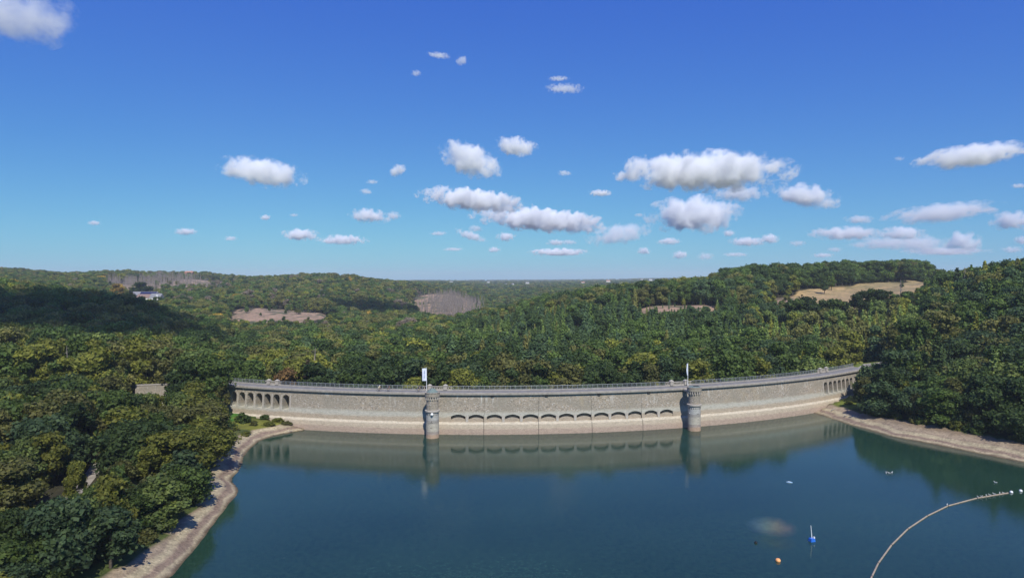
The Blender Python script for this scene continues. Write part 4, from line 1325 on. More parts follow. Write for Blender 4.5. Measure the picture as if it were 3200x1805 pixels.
def where(x, y_, c, d):
    """plain words for the place of a tree"""
    if y_ < 198 and c < 1300:
        w = 'at left beach edge' if d < 13 else 'at left picture edge' if c < 200 else 'left of gravel path' if x < -60 - y_ * .18 else 'between path and left beach'
        return w + (' at the bottom' if y_ < 95 else ' in front' if y_ < 118 else ' halfway along' if y_ < 150 else ' towards the dam')
    if c > 2500 and y_ < 262:
        w = 'overhanging the right beach' if d < 16 else 'above the right beach'
        return w + (' at picture edge' if c > 3060 else ' nearest the dam' if c < 2760 else ' nearer the dam' if c < 2900 else ' in mid bank')
    if c > 2850: return 'on the right-hand hill' + (' low down' if y_ < 300 else ' halfway up' if y_ < 350 else ' near its top')
    if y_ < 330:
        seg = ('left of the dam' if c < 560 else 'behind the approach wall' if c < 720 else 'behind the left arcade' if c < 960 else 'well left of left flag' if c < 1150 else 'just left of left flag' if c < 1330 else 'just right of left flag' if c < 1540 else
               'midway between the flags' if c < 1830 else 'just left of right flag' if c < 2150 else 'just right of right flag' if c < 2340 else 'left of right arcade' if c < 2560 else 'behind the right arcade')
        return seg + (' by the crest' if y_ < 250 else ' second rows' if y_ < 285 else ' rows behind')
    if 2250 < c and y_ > 540: return 'above the tan field' + (' at left' if c < 2450 else ' in the middle' if c < 2750 else ' at right')
    if 2380 < c: return 'below the tan field' + (' at left' if c < 2620 else ' at right') + (' low down' if y_ < 370 else ' near it')
    if c > 1900: return 'below the long tree row' + (' at left' if c < 2150 else ' at right') + (' low' if y_ < 400 else ' high')
    if c > 1430: return 'on slope behind mid dam' + (' low down' if y_ < 380 else ' halfway up' if y_ < 450 else ' near top')
    if c > 700: return 'in valley behind left dam half' + (' near' if y_ < 400 else ' far')
    return 'on shaded left hill' + (' low down' if y_ < 380 else ' halfway up' if y_ < 440 else ' on ridge')
ONES = ['', 'first', 'second', 'third', 'fourth', 'fifth', 'sixth', 'seventh', 'eighth', 'ninth', 'tenth', 'eleventh', 'twelfth', 'thirteenth', 'fourteenth', 'fifteenth', 'sixteenth', 'seventeenth', 'eighteenth', 'nineteenth']
def nth(n):
    if n == 1: return 'leftmost'
    if n < 20: return ONES[n] + ' from left'
    if n % 10 == 0: return {2: 'twentieth', 3: 'thirtieth', 4: 'fortieth', 5: 'fiftieth'}[n // 10] + ' from left'
    return {2: 'twenty', 3: 'thirty', 4: 'forty', 5: 'fifty'}[n // 10] + '-' + ONES[n % 10] + ' from left'
def number_labels(objs):
    """things that would share a label are told apart by their order in the picture"""
    by = {}
    for o in objs: by.setdefault(o['label'], []).append(o)
    for lab, os_ in by.items():
        if len(os_) < 2: continue
        os_.sort(key=lambda o: o.location.x / o.location.y)
        for n, o in enumerate(os_):
            if '@' in lab: o['label'] = lab.replace('@', nth(n + 1))
            else: o['label'] = lab + ', ' + nth(n + 1)
    for o in objs: o['label'] = o['label'].replace(' @', '')

budget = {'broadleaf': 240, 'tall_broadleaf': 110, 'spruce': 90, 'pine': 40, 'larch': 90, 'dead_spruce': 40}
order = np.argsort(-size * vis)
placed = []
used = set(); cnt = {k: 0 for k in budget}
for i in order:
    if not vis[i]: break
    k = allp[i][3]
    if cnt[k] >= budget[k]: continue
    cnt[k] += 1; used.add(int(i))
    x, y_, z, k, tn, hs, ws, rot, d = allp[i]
    w = where(x, y_, col_[i], d)
    tall = 'tall' if hs * PRO[k][0][2] > (12 if k == 'broadleaf' else 19 if k != 'larch' else 16.5) else 'low' if hs * PRO[k][0][2] < (9 if k == 'broadleaf' else 16.5 if k != 'larch' else 14.5) else 'middling'
    kn = CATN[k][1].replace('tall ', '')
    lab = f"{tall} {tn} {kn} @ {w}" if k != 'dead_spruce' else f"grey {kn} @ {w}"
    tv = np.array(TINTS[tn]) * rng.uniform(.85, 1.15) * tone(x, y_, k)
    placed.append(place_tree(k, x, y_, z, (ws, ws, hs), rot, tv, lab, f"{kn}s {w}"))

number_labels(placed)
# named odd trees
def ground_hit(c, r, y0=70.0):
    Yd = np.arange(y0, 1200, 1.0)
    X = (c - 1600) / F * Yd
    zr = CAM_H - Yd * (r - HZ) / F
    z, _ = ground_z(X, Yd)
    i = int(np.argmax(z >= np.maximum(zr, 0.02)))
    return X[i], Yd[i], z[i]
def odd(kind, c, r, Y, sc, tint, label, gz=None, group=None, var=0):
    x = (c - 1600) / F * Y
    z = float(ground_z([x], [Y])[0][0]) if gz is None else gz
    H = PRO[kind][0][2]
    ztop = CAM_H - Y * (r - HZ) / F
    hs = (ztop - z) / H
    place_tree(kind, x, Y, z - .15, (hs * sc, hs * sc, hs), random.uniform(0, 6), np.array(TINTS[tint]) if isinstance(tint, str) else tint, label, group, var)
odd('tall_broadleaf', 893, 1148, 222, 1.0, 'rust-tinged', 'rust-coloured rounded tree just behind the left arcade')
odd('spruce', 962, 1120, 228, 1.1, 'purple-brown', 'purple-brown copper beech behind the crest right of the rusty tree')
odd('snag', 984, 1085, 240, 1.0, 'grey', 'tall bare grey dead trunk standing above the trees behind the dam')
odd('snag', 206, 1078, 205, .8, 'grey', 'pale bare dead trunk poking out of the yellow-green trees at left')
odd('snag', 2712, 1252, 214, .9, 'grey', 'pale leaning dead trunk above the right-hand beach')
odd('dead_spruce', 2815, 872, 425, 1.3, 'grey', 'grey dead conifer standing against the tan field')
odd('dead_spruce', 3015, 832, 400, 1.0, 'grey', 'thin dead conifer on the skyline right of the tan field')
odd('pine', 2990, 832, 396, .8, 'blue-green', 'small dark conifer on the skyline beside the thin dead one')
odd('tall_broadleaf', 442, 880, 905, 1.7, 'dark green', 'dark round tree behind the farmhouse')
odd('tall_broadleaf', 365, 885, 880, 1.3, 'golden', 'golden autumn tree left of the farmhouse')
odd('broadleaf', 232, 1440, 121, .7, 'yellow-green', 'yellow-green young tree beside the gravel path')
odd('broadleaf', 600, 1370, 150, .85, 'yellow-green', 'bright yellow-green tree on the left bank with golden leaves')
odd('broadleaf', 672, 1325, 172, .8, 'yellow-green', 'yellow-green tree overhanging the narrow part of the left beach')
odd('broadleaf', 640, 1180, 205, 1.0, 'dark green', 'dense dark green tree directly left of the left arcade')
odd('broadleaf', 684, 1192, 204, .85, 'olive', 'olive tree hiding the left end of the left arcade')
odd('broadleaf', 612, 1180, 207, 1.0, 'olive', 'broad olive tree second left of the left arcade', None, None, 2)
odd('broadleaf', 690, 1262, 194, .8, 'dark green', 'dark green tree beside the grass below the left arcade', None, None, 3)
odd('broadleaf', 560, 1188, 205, 1.0, 'green', 'round green tree right of the approach wall', None, None, 4)
for i_, (c_, r_, y_) in enumerate(((2490, 932, 402), (2528, 926, 405), (2570, 936, 403), (2607, 932, 406), (2640, 940, 402), (2692, 908, 420), (2722, 900, 424), (2752, 903, 420), (2782, 908, 422))):
    nth_ = ['first', 'second', 'third', 'fourth', 'fifth', 'sixth', 'seventh', 'eighth', 'ninth'][i_]
    odd('tall_broadleaf', c_, r_, y_, 1.15, 'dark green' if i_ % 3 else 'green', nth_ + ' from the left of the big dark trees in front of the tan field', None, 'big trees in front of the tan field', i_)
def shrub(c, r, gz, h, w, tint, label):
    p = ground_hit(c, r, 150); z = p[2]
    place_tree('bush', p[0], p[1], z - .15, (w / 3.8, w / 3.8, h / 3.0), random.uniform(0, 6), np.array(TINTS[tint]), label, None)
shrub(759, 1322, 4.2, 3.2, 4.6, 'green', 'round green bush on the grass below the left arcade')
shrub(792, 1330, 3.8, 1.5, 2.6, 'olive', 'low olive bush right of the round green bush')
shrub(846, 1302, 4.2, 2.2, 4.0, 'olive', 'olive bush against the dam foot below the left arcade')
shrub(826, 1312, 4.0, 1.5, 3.2, 'green', 'low green bush left of the olive one at the dam foot')
shrub(868, 1318, 3.5, 1.1, 4.6, 'yellow-green', 'low yellow-green scrub in the middle of the grass tip')
shrub(895, 1323, 2.9, .8, 3.4, 'olive', 'low brownish scrub at the tip of the grass')
shrub(838, 1330, 3.3, 1.0, 4.2, 'yellow-green', 'flat yellowish scrub above the left beach')
shrub(765, 1362, 3.3, 1.2, 3.2, 'yellow-green', 'small scrub bush above the reddish left shore')
shrub(722, 1345, 4.0, 2.4, 3.6, 'yellow-green', 'yellow-green bush under the trees left of the grass')
shrub(2622, 1246, 4.2, 1.3, 2.0, 'dark green', 'dark bush against the right arcade piers')
shrub(2655, 1262, 4.2, 1.2, 3.4, 'yellow-green', 'yellow-green bush at the foot of the right arcade')
edge = []
for side, pts in (('left', [np.array((-58, 80.))] + [np.array(p) for p in L]), ('right', [np.array(p) for p in Rr] + [np.array((148., 140.))])):
    acc = 0.0
    for a, c in zip(pts[:-1], pts[1:]):
        sl_ = float(np.hypot(*(c - a))); tg = (c - a) / sl_; n_ = np.array([-tg[1], tg[0]])
        if lake_dist(np.array([a + tg * sl_ / 2 + n_ * 2]))[0] < 0: n_ = -n_
        while acc < sl_:
            q = a + tg * acc + n_ * (random.uniform(8.2, 10.0) + (3.4 if side == 'right' else 0))
            acc += random.uniform(4.0, 7.0)
            zz, dd_ = ground_z([q[0]], [q[1]])
            if dd_[0] < 6.8 or (side == 'left' and q[1] > 180) or (side == 'right' and q[1] > 200): continue
            tn = random.choice(['dark green', 'green', 'green', 'olive', 'yellow-green'])
            h_ = random.uniform(5.5, 8.5) / 12
            edge.append(place_tree('broadleaf', q[0], q[1], float(zz[0]) - .2, (h_ * 1.15, h_ * 1.15, h_), random.uniform(0, 6), np.array(TINTS[tn]) * .85,
                                   f"low {tn} tree @ at the rim of the {side} beach", f"low trees along the rim of the {side} beach"))
        acc -= sl_
number_labels(edge)
scrub = []
for k in range(60):
    # scrub along the upper edge of both beaches
    side = k % 2
    pts = np.array(L if side == 0 else Rr)
    i = random.randrange(len(pts) - 1); f = random.random()
    p = pts[i] + (pts[i + 1] - pts[i]) * f
    tg = pts[i + 1] - pts[i]; tg /= np.hypot(*tg); n_ = np.array([-tg[1], tg[0]])
    if lake_dist(np.array([p + n_ * 2]))[0] < 0: n_ = -n_
    q = p + n_ * (random.uniform(6.0, 8.5) + (2.6 if side == 1 else 0))
    zz, dd_ = ground_z([q[0]], [q[1]])
    if dd_[0] < 5.2 or (side == 0 and q[1] > 190): continue
    tn = random.choice(['green', 'olive', 'yellow-green'])
    scrub.append(place_tree('bush', q[0], q[1], float(zz[0]) - .1, random.uniform(.4, .9), random.uniform(0, 6), np.array(TINTS[tn]),
               f"{tn} scrub bush on the upper edge of the {'left' if side == 0 else 'right'}-hand beach", f"scrub bushes above the {'left' if side == 0 else 'right'}-hand beach"))
number_labels(scrub)

# the woods beyond: countless trees, one object each kind, instanced on points
keepf = (A[:, 1] < 600) | los
rest = [i for i in range(len(allp)) if i not in used and keepf[i] and (A[i, 1] < 900 or inview[i])]
def woods(kind, idxs, name, label):
    if not idxs: return
    pts = A[idxs][:, :3]
    me = bpy.data.meshes.new(name)
    me.vertices.add(len(idxs)); me.vertices.foreach_set('co', pts.astype(np.float32).ravel())
    def attr(nm, tp_, dt, key):
        a = me.attributes.new(nm, tp_, 'POINT'); a.data.foreach_set(key, np.asarray(dt, np.float32).ravel())
    attr('scl', 'FLOAT_VECTOR', [(allp[i][6], allp[i][6], allp[i][5]) for i in idxs], 'vector')
    attr('rot', 'FLOAT_VECTOR', [(0, 0, allp[i][7]) for i in idxs], 'vector')
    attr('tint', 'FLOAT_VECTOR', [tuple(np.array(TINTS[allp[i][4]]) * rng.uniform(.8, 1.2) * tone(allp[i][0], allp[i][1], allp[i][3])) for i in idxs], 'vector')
    a = me.attributes.new('pick', 'INT', 'POINT'); a.data.foreach_set('value', rng.integers(0, 97, len(idxs)).astype(np.int32))
    o = tag(obj(name, me), label=label, cat='woodland', kind='stuff')
    ng = bpy.data.node_groups.new(name + '_nodes', 'GeometryNodeTree')
    ng.interface.new_socket('Geometry', in_out='INPUT', socket_type='NodeSocketGeometry')
    ng.interface.new_socket('Geometry', in_out='OUTPUT', socket_type='NodeSocketGeometry')
    gi = ng.nodes.new('NodeGroupInput'); go = ng.nodes.new('NodeGroupOutput')
    ip = ng.nodes.new('GeometryNodeInstanceOnPoints'); ip.inputs['Pick Instance'].default_value = True
    jn = ng.nodes.new('GeometryNodeJoinGeometry')
    for (cmesh, tmesh, H) in PRO[kind]:
        src = next(ob for ob in bpy.data.objects if ob.type == 'MESH' and ob.data == cmesh)
        src2 = next((ob for ob in bpy.data.objects if ob.type == 'MESH' and ob.data == tmesh), None)
        j2 = ng.nodes.new('GeometryNodeJoinGeometry')
        for s_ in (src, src2):
            if s_ is None: continue
            oi = ng.nodes.new('GeometryNodeObjectInfo'); oi.transform_space = 'ORIGINAL'; oi.inputs['Object'].default_value = s_
            oi.inputs['As Instance'].default_value = False
            ng.links.new(oi.outputs['Geometry'], j2.inputs[0])
        gti = ng.nodes.new('GeometryNodeGeometryToInstance')
        ng.links.new(j2.outputs[0], gti.inputs[0]); ng.links.new(gti.outputs[0], jn.inputs[0])
    def named(nm, dt):
        n_ = ng.nodes.new('GeometryNodeInputNamedAttribute'); n_.data_type = dt; n_.inputs['Name'].default_value = nm
        return n_.outputs['Attribute']
    ng.links.new(gi.outputs[0], ip.inputs['Points']); ng.links.new(jn.outputs[0], ip.inputs['Instance'])
    ng.links.new(named('pick', 'INT'), ip.inputs['Instance Index'])
    ng.links.new(named('scl', 'FLOAT_VECTOR'), ip.inputs['Scale'])
    e2r = ng.nodes.new('FunctionNodeEulerToRotation')
    ng.links.new(named('rot', 'FLOAT_VECTOR'), e2r.inputs[0]); ng.links.new(e2r.outputs[0], ip.inputs['Rotation'])
    ng.links.new(ip.outputs[0], go.inputs[0])
    md = o.modifiers.new('trees', 'NODES'); md.node_group = ng
    return o
bykind = {}
for i in rest: bykind.setdefault(allp[i][3], []).append(i)
WL = {'broadleaf': ('bank_woodland', 'broadleaf woodland filling the banks between the single trees'), 'tall_broadleaf': ('broadleaf_woodland', 'mixed green broadleaf forest covering the hills behind the dam'),
      'spruce': ('spruce_woodland', 'dark spruce stands scattered through the forest'), 'pine': ('pine_woodland', 'pines mixed into the forest above the right bank'),
      'larch': ('larch_woodland', 'light green larch stand on the slopes behind the dam'), 'dead_spruce': ('dead_spruce_woodland', 'grey dead spruce stands on the cleared far slopes')}
for k, ix in bykind.items():
    woods(k, ix, *WL[k])
print('TREES', len(allp), 'single', len(used), 'rest', {k: len(v) for k, v in bykind.items()}, cnt, 'vis', int(vis.sum()))

# ------------------------------------------------------------------ things on the water
bpts = [(2731.5, 1806), (2751, 1764.5), (2792, 1707), (2843, 1656), (2904, 1615), (2968, 1583.5), (3059, 1559), (3158, 1542.6)]
bw = [px(*p) for p in bpts]
p0 = bw[0] + (bw[0] - bw[1]) * 1.0
bw = [p0] + bw
bm_ = thing('floating_boom', 'long beige floating boom curving across the lake at lower right', 'boom')
for a, c in zip(bw[:-1], bw[1:]):
    a = np.array(a); c = np.array(c); d = (c - a) / np.linalg.norm(c - a)
    a2, c2 = a + d * .12, c - d * .12
    pts = [a2 + (c2 - a2) * f + np.array([0, 0, .06]) for f in np.linspace(0, 1, 6)]
    sg_ = MB().tube([tuple(p) for p in pts], .125, 10).build('boom_segment', M_BOOM, bm_, smooth=False)
    MB().ball((c[0], c[1], .07), .2, n=8, sq=(1, 1, .8)).build('coupling', M_DARK, sg_)
def buoy(xp, yp, r, mat, name, label, topknob=True, sq=(1, 1, 1)):
    p = px(xp, yp)
    q = thing(name, label, 'buoy', tuple(p))
    MB().ball((0, 0, r * .35), r, n=18, sq=sq).build('float', mat, q, smooth=True)
    MB().tube([(0, 0, r * 1.2), (0, 0, r * 1.55)], r * .14, 8).build('lifting_eye', M_DARK, q)
    MB().lathe((0, 0, 0), [(r * 1.0, .0), (r * 1.0, .05)], 18).build('waterline_band', M_DARK if mat is not M_WHITE else M_RAIL, q)
    return q
buoy(3167, 1541, .32, M_WHITE, 'buoy', 'white round buoy at the upper end of the boom')
buoy(3196.5, 1537, .32, M_WHITE, 'buoy', 'white round buoy at the right edge of the picture')
buoy(2366, 1700, .26, M_BLACK, 'buoy', 'small black round buoy left of the blue float')
buoy(2436, 1757, .40, M_ORANGE, 'buoy', 'pale orange oval buoy near the bottom of the picture', sq=(1, 1.15, .9))
p = px(2542, 1694)
q = thing('float_platform', 'blue float carrying a white mast beside the faint spray', 'float', tuple(p), .3)
MB().box((0, 0, .18), (.9, .8, .55), taper=.88).build('hull', M_BLUE, q)
MB().box((0, 0, .5), (.75, .65, .08)).build('deck', M_BLUE, q)
MB().tube([(0, 0, .5), (-.05, .05, 1.4), (-.16, .1, 2.7)], [.075, .06, .05], 8).build('mast', M_WHITE, q)
MB().box((.28, -.2, .68), (.22, .2, .28)).build('junction_box', M_WHITE, q)
p = px(2470, 1509)
q = thing('float_platform', 'tiny pale blue float drifting in the middle of the lake', 'float', tuple(p), -.4)
MB().ball((0, 0, .05), .6, n=12, sq=(1.2, .28, .3)).build('hull', plain('pale_blue', (.3, .45, .65), .5), q, smooth=True)
MB().box((0, 0, .2), (.5, .16, .08)).build('deck', M_WHITE, q)

def gull(loc, rz, label, group, sc=1.0):
    q = thing('gull', label, 'bird', loc, rz, group)
    b_ = MB()
    b_.ball((0, 0, .13), .13, n=12, sq=(1.55, .8, .75))
    b_.tube([(.14, 0, .17), (.2, 0, .26), (.22, 0, .3)], [.06, .045, .04], 8)
    b_.ball((.235, 0, .33), .055, n=10, sq=(1.1, .9, .9))
    b_.tube([(-.15, 0, .15), (-.32, 0, .17)], [.06, .015], 6)
    b_.build('body', M_GULL, q, smooth=True)
    for s_ in (-1, 1):
        MB().ball((-.04, s_ * .085, .16), .1, n=8, sq=(2.0, .35, .6)).build('wing', M_GULLW, q, smooth=True)
    MB().tube([(.28, 0, .33), (.345, 0, .318)], [.016, .004], 5).build('beak', M_ORANGE, q)
    q.scale = (sc,) * 3
    return q
def boom_pt(xp):
    xs = [p_[0] for p_ in bpts]
    i = max(0, min(len(xs) - 2, int(np.searchsorted(xs, xp)) - 1)); f = (xp - xs[i]) / (xs[i + 1] - xs[i])
    a, c = bw[i + 1], bw[i + 2]
    return a + (c - a) * f
for xp, lb in ((2966, 'gull standing alone at the middle joint of the boom'),):
    p = boom_pt(xp); gull((p[0], p[1], .2), 1.0, lb, 'gulls on the floating boom')
for i, xp in enumerate((3062, 3073, 3088, 3099, 3113, 3130, 3141)):
    p = boom_pt(xp)
    gull((p[0], p[1], .2), random.uniform(-1, 4), f"gull standing on the boom, {['first', 'second', 'third', 'fourth', 'fifth', 'sixth', 'seventh'][i]} from the left in the row", 'gulls on the floating boom', random.uniform(.8, 1.15))
for (xp, yp, lb) in ((2774, 1480.5, 'left bird of the three swimming together off the right shore'), (2783, 1480.5, 'middle bird of the three swimming together off the right shore'), (2792, 1479.5, 'right bird of the three swimming together off the right shore'), (3117, 1510, 'single bird swimming above the upper end of the boom')):
    p = px(xp, yp); gull((p[0], p[1], -.05), random.uniform(0, 6), lb, 'birds swimming on the lake', 1.2)

# faint spray over the water, its rainbow light painted in as a colour ramp
m = bpy.data.materials.new('spray_mist'); m.use_nodes = True
nt = m.node_tree; nt.nodes.clear()
ou = N(nt, 'ShaderNodeOutputMaterial'); pv = N(nt, 'ShaderNodeVolumePrincipled')
tc = N(nt, 'ShaderNodeTexCoord').outputs['Object']
g = N(nt, 'ShaderNodeTexGradient', gradient_type='SPHERICAL'); nt.links.new(tc, g.inputs[0])
nn = math_n(nt, 'POWER', noise(nt, tc, 2.4, 4), 2.0)
nt.links.new(math_n(nt, 'MULTIPLY', math_n(nt, 'MULTIPLY', g.outputs['Fac'], nn), .6), pv.inputs['Density'])
sx_ = N(nt, 'ShaderNodeSeparateXYZ'); nt.links.new(tc, sx_.inputs[0])
nt.links.new(ramp(nt, math_n(nt, 'MULTIPLY_ADD', sx_.outputs['X'], .5, .5), [(0.1, (.5, .72, .9)), (0.4, (.75, .85, .55)), (0.62, (1, .74, .38)), (.85, (.95, .55, .4))]), pv.inputs['Color'])
nt.links.new(pv.outputs[0], ou.inputs['Volume'])
p = px(2415, 1672)
mb = MB().ball((0, 0, 0), 1.0, n=16)
sm_ = mb.build('spray_mist', m, loc=(p[0], p[1], 1.3)); sm_.scale = (4.6, 2.2, 1.9); sm_.rotation_euler = (0, 0, -.35)
tag(sm_, 'faint rainbow-tinted patch of spray hanging over the water', 'spray', kind='stuff')

# driftwood on the shores
for i, (xp, yp, z, ln, az, lb) in enumerate(((2610, 1281, 1.6, 3.4, .6, 'pale driftwood branch on the reddish shore near the right arcade'), (2650, 1297, 1.5, 2.8, .5, 'grey driftwood log in the tree shade on the right shore'),
                              (905, 1329, 2.2, 1.6, -.5, 'small pale driftwood piece at the tip of the left grass'), (2722, 1290, 2.2, 5.0, 2.4, 'long pale fallen trunk under the right bank trees'))):
    p = px(xp, yp, z); gz = float(ground_z([p[0]], [p[1]])[0][0])
    q = thing('driftwood', lb, 'driftwood', (p[0], p[1], gz + .12), az, 'driftwood on the shore')
    MB().tube([(-ln / 2, 0, 0), (0, .15, .1), (ln / 2, -.1, .22)], [.14, .11, .05], 7).build('log', M_DRIFT, q)
    MB().tube([(0, .15, .1), (ln * .2, .6, .45)], [.06, .02], 5).build('branch', M_DRIFT, q)

# ------------------------------------------------------------------ buildings far off
def house(x, y, z, w, dpt_, h, rh, rz, label, wallm, roofm, nwin=4, solar=False, skylights=False, group=None, name='house'):
    q = thing(name, label, 'house', (x, y, z), rz, group)
    MB().box((0, 0, h / 2), (w, dpt_, h)).build('wall', wallm, q)
    ov = .5
    v = [(-w / 2 - ov, -dpt_ / 2 - ov, h), (w / 2 + ov, -dpt_ / 2 - ov, h), (w / 2 + ov, dpt_ / 2 + ov, h), (-w / 2 - ov, dpt_ / 2 + ov, h), (-w / 2 - ov, 0, h + rh), (w / 2 + ov, 0, h + rh)]
    rf = MB().add(v, [(0, 1, 5, 4), (2, 3, 4, 5), (0, 4, 3), (1, 2, 5), (3, 2, 1, 0)]).build('roof', roofm, q)
    MB().box((w * .25, .6, h + rh), (.9, .9, 1.6)).build('chimney', M_ROOF, rf)
    slope = math.atan2(rh, dpt_ / 2 + ov)
    nrm = np.array([0, -math.sin(slope), math.cos(slope)])
    def on_roof(u0, u1, v0, v1, mat, nm):
        P_ = []
        for uu, vv in ((u0, v0), (u1, v0), (u1, v1), (u0, v1)):
            b0 = np.array([uu * w / 2, -(dpt_ / 2 + ov) * (1 - vv), h + rh * vv]); P_.append(b0 + nrm * .03)
        P2_ = [p_ + nrm * .15 for p_ in P_]
        MB().add(P_ + P2_, [(4, 5, 6, 7), (0, 1, 5, 4), (1, 2, 6, 5), (2, 3, 7, 6), (3, 0, 4, 7)]).build(nm, mat, rf)
    if solar: on_roof(-.35, .98, .12, .9, M_SOLAR, 'solar_panels')
    if skylights:
        on_roof(.10, .22, .35, .6, M_RENDER, 'skylight'); on_roof(.32, .44, .35, .6, M_RENDER, 'skylight')
    for i in range(nwin):
        xx = -w / 2 + w * (i + .5) / nwin
        wf = MB().box((xx, -dpt_ / 2 - .02, h * .55), (1.3, .1, 1.4)).build('window', M_WHITE, q)
        MB().box((xx, -dpt_ / 2 - .05, h * .55), (1.05, .1, 1.15)).build('pane', M_GLASS, wf)
    return q
def hz_at(c, r, Y): return at(c, r, Y)
p = hz_at(455, 918, 872); house(p[0], p[1], p[2] - 7, 30, 14, 5.0, 5.0, .06, 'long farm barn with dark blue solar panels on its roof', M_GREYROOF, M_GREYROOF, 6, solar=True, name='barn')
p = hz_at(460, 930, 852); house(p[0], p[1], p[2] - 4, 22, 11, 4.0, 4.6, -.05, 'red-grey roofed farmhouse below the solar barn', M_RENDER, M_ROOF, 5)
p = hz_at(490, 935, 846); house(p[0], p[1], p[2] - 1.2, 13, 9, 3.6, 5.0, -.05, 'white-walled farmhouse with two pale skylights in its roof', M_RENDER, M_GREYROOF, 4, skylights=True)
def hz_house(c, r, Y, w, lab, wm_=M_RENDER, rm=M_ROOF, dz=0, g=None):
    p = hz_at(c, r, Y); house(p[0], p[1], p[2] - 2.5 + dz, w, w * .55, w * .28, w * .2, random.uniform(-.3, .3), lab, wm_, rm, 3, group=g)
hz_house(592, 860, 1560, 17, 'orange-roofed house on the left skyline among bare trees', M_ROOFR, M_ROOFR, 4)
for c, r, lab in ((1213, 880, 'white house at the left end of the far plateau'), (1410, 880, 'pale house on the far plateau between green meadows'), (1526, 881, 'pale house cluster member left of the bright pair on the far plateau'),
                  (1580, 887, 'left bright white house of the pair on the far plateau'), (1602, 887, 'right bright white house of the pair on the far plateau'), (1822, 883, 'orange-roofed house by the stubble field on the far plateau'),
                  (2006, 873, 'pale house on the horizon left of the wooded ridge'), (2032, 874, 'white house on the horizon next to the wooded ridge'), (1648, 884, 'pale farmhouse beside the tan horizon field'), (1900, 879, 'small red house right of the stubble field on the plateau')):
    hz_house(c, r, 2600, random.uniform(9, 15), lab, M_RENDER, M_ROOFR if 'orange' in lab or 'red' in lab else M_GREYROOF, 0.0, 'houses on the far plateau')

# ------------------------------------------------------------------ clouds
CB = 1250.0
m = bpy.data.materials.new('cloud_vapour'); m.use_nodes = True
nt = m.node_tree; nt.nodes.clear()
ou = N(nt, 'ShaderNodeOutputMaterial'); pv = N(nt, 'ShaderNodeVolumePrincipled')
tc = N(nt, 'ShaderNodeTexCoord').outputs['Object']
sepn = N(nt, 'ShaderNodeSeparateXYZ'); nt.links.new(tc, sepn.inputs[0])
asp = N(nt, 'ShaderNodeAttribute', attribute_type='OBJECT', attribute_name='aspect')
thk = N(nt, 'ShaderNodeAttribute', attribute_type='OBJECT', attribute_name='thickness')
sed = N(nt, 'ShaderNodeAttribute', attribute_type='OBJECT', attribute_name='seed')
cmb = N(nt, 'ShaderNodeCombineXYZ')
nt.links.new(math_n(nt, 'MULTIPLY_ADD', sepn.outputs[0], asp.outputs['Fac'], sed.outputs['Fac']), cmb.inputs[0])
nt.links.new(sepn.outputs[1], cmb.inputs[1]); nt.links.new(sepn.outputs[2], cmb.inputs[2])
nz1 = noise(nt, cmb.outputs[0], 1.5, 9, 0.68)
ln_ = N(nt, 'ShaderNodeVectorMath', operation='LENGTH'); nt.links.new(tc, ln_.inputs[0])
shape = math_n(nt, 'SUBTRACT', 1.0, ln_.outputs['Value'])
# lift: flatter base than top
val = math_n(nt, 'ADD', math_n(nt, 'MULTIPLY', shape, 0.95), math_n(nt, 'MULTIPLY', math_n(nt, 'SUBTRACT', nz1, 0.585), 2.5))
den = N(nt, 'ShaderNodeMapRange'); nt.links.new(val, den.inputs[0]); den.inputs[1].default_value = 0.0; den.inputs[2].default_value = 0.42
nt.links.new(math_n(nt, 'MULTIPLY', den.outputs[0], thk.outputs['Fac']), pv.inputs['Density'])
pv.inputs['Color'].default_value = (1, 1, 1, 1)
pv.inputs['Anisotropy'].default_value = -0.3
nt.links.new(pv.outputs[0], ou.inputs['Volume'])
M_CLOUD = m
ico = MB().ball((0, 0, 0), 1.0, n=20).mesh('cloud', M_CLOUD)
puffs = []
TILT = {660: .14, 1185: .33, 1297: .1, 1190: .11, 1360: .08, 2445: -.12, 2370: -.1, 930: .1, 1555: -.15, 2025: .2, 1105: .12, 1000: -.4, 45: .1, 1163: -.4}
def cloud(cx, cy_, w, h, thick, label, group=None):
    tilt = TILT.get(cx, 0.0)
    cx *= 1.2422; cy_ *= 1.2422; w *= 1.2422; h *= 1.2422
    up = max(HZ - (cy_ + h / 2), 40)
    Yd = min(max((CB - CAM_H) * F / up, 2200), 42000)
    P_ = at(cx, cy_, Yd)
    o = obj('cloud', ico, None, tuple(P_))
    sx = w / F * Yd * .5 * 1.30; sz = h / F * Yd * .5 * 1.36
    o.scale = (sx, min(sx, max(sz * 1.3, sx * .5)), sz)
    o.rotation_euler = (0, tilt, 0)
    o['aspect'] = float(max(1.0, min(5.0, w / h)))
    o['thickness'] = float(thick * .55 / sz)
    o['seed'] = float(random.uniform(0, 90))
    tag(o, label, 'cloud', group)
    if group: puffs.append(o)
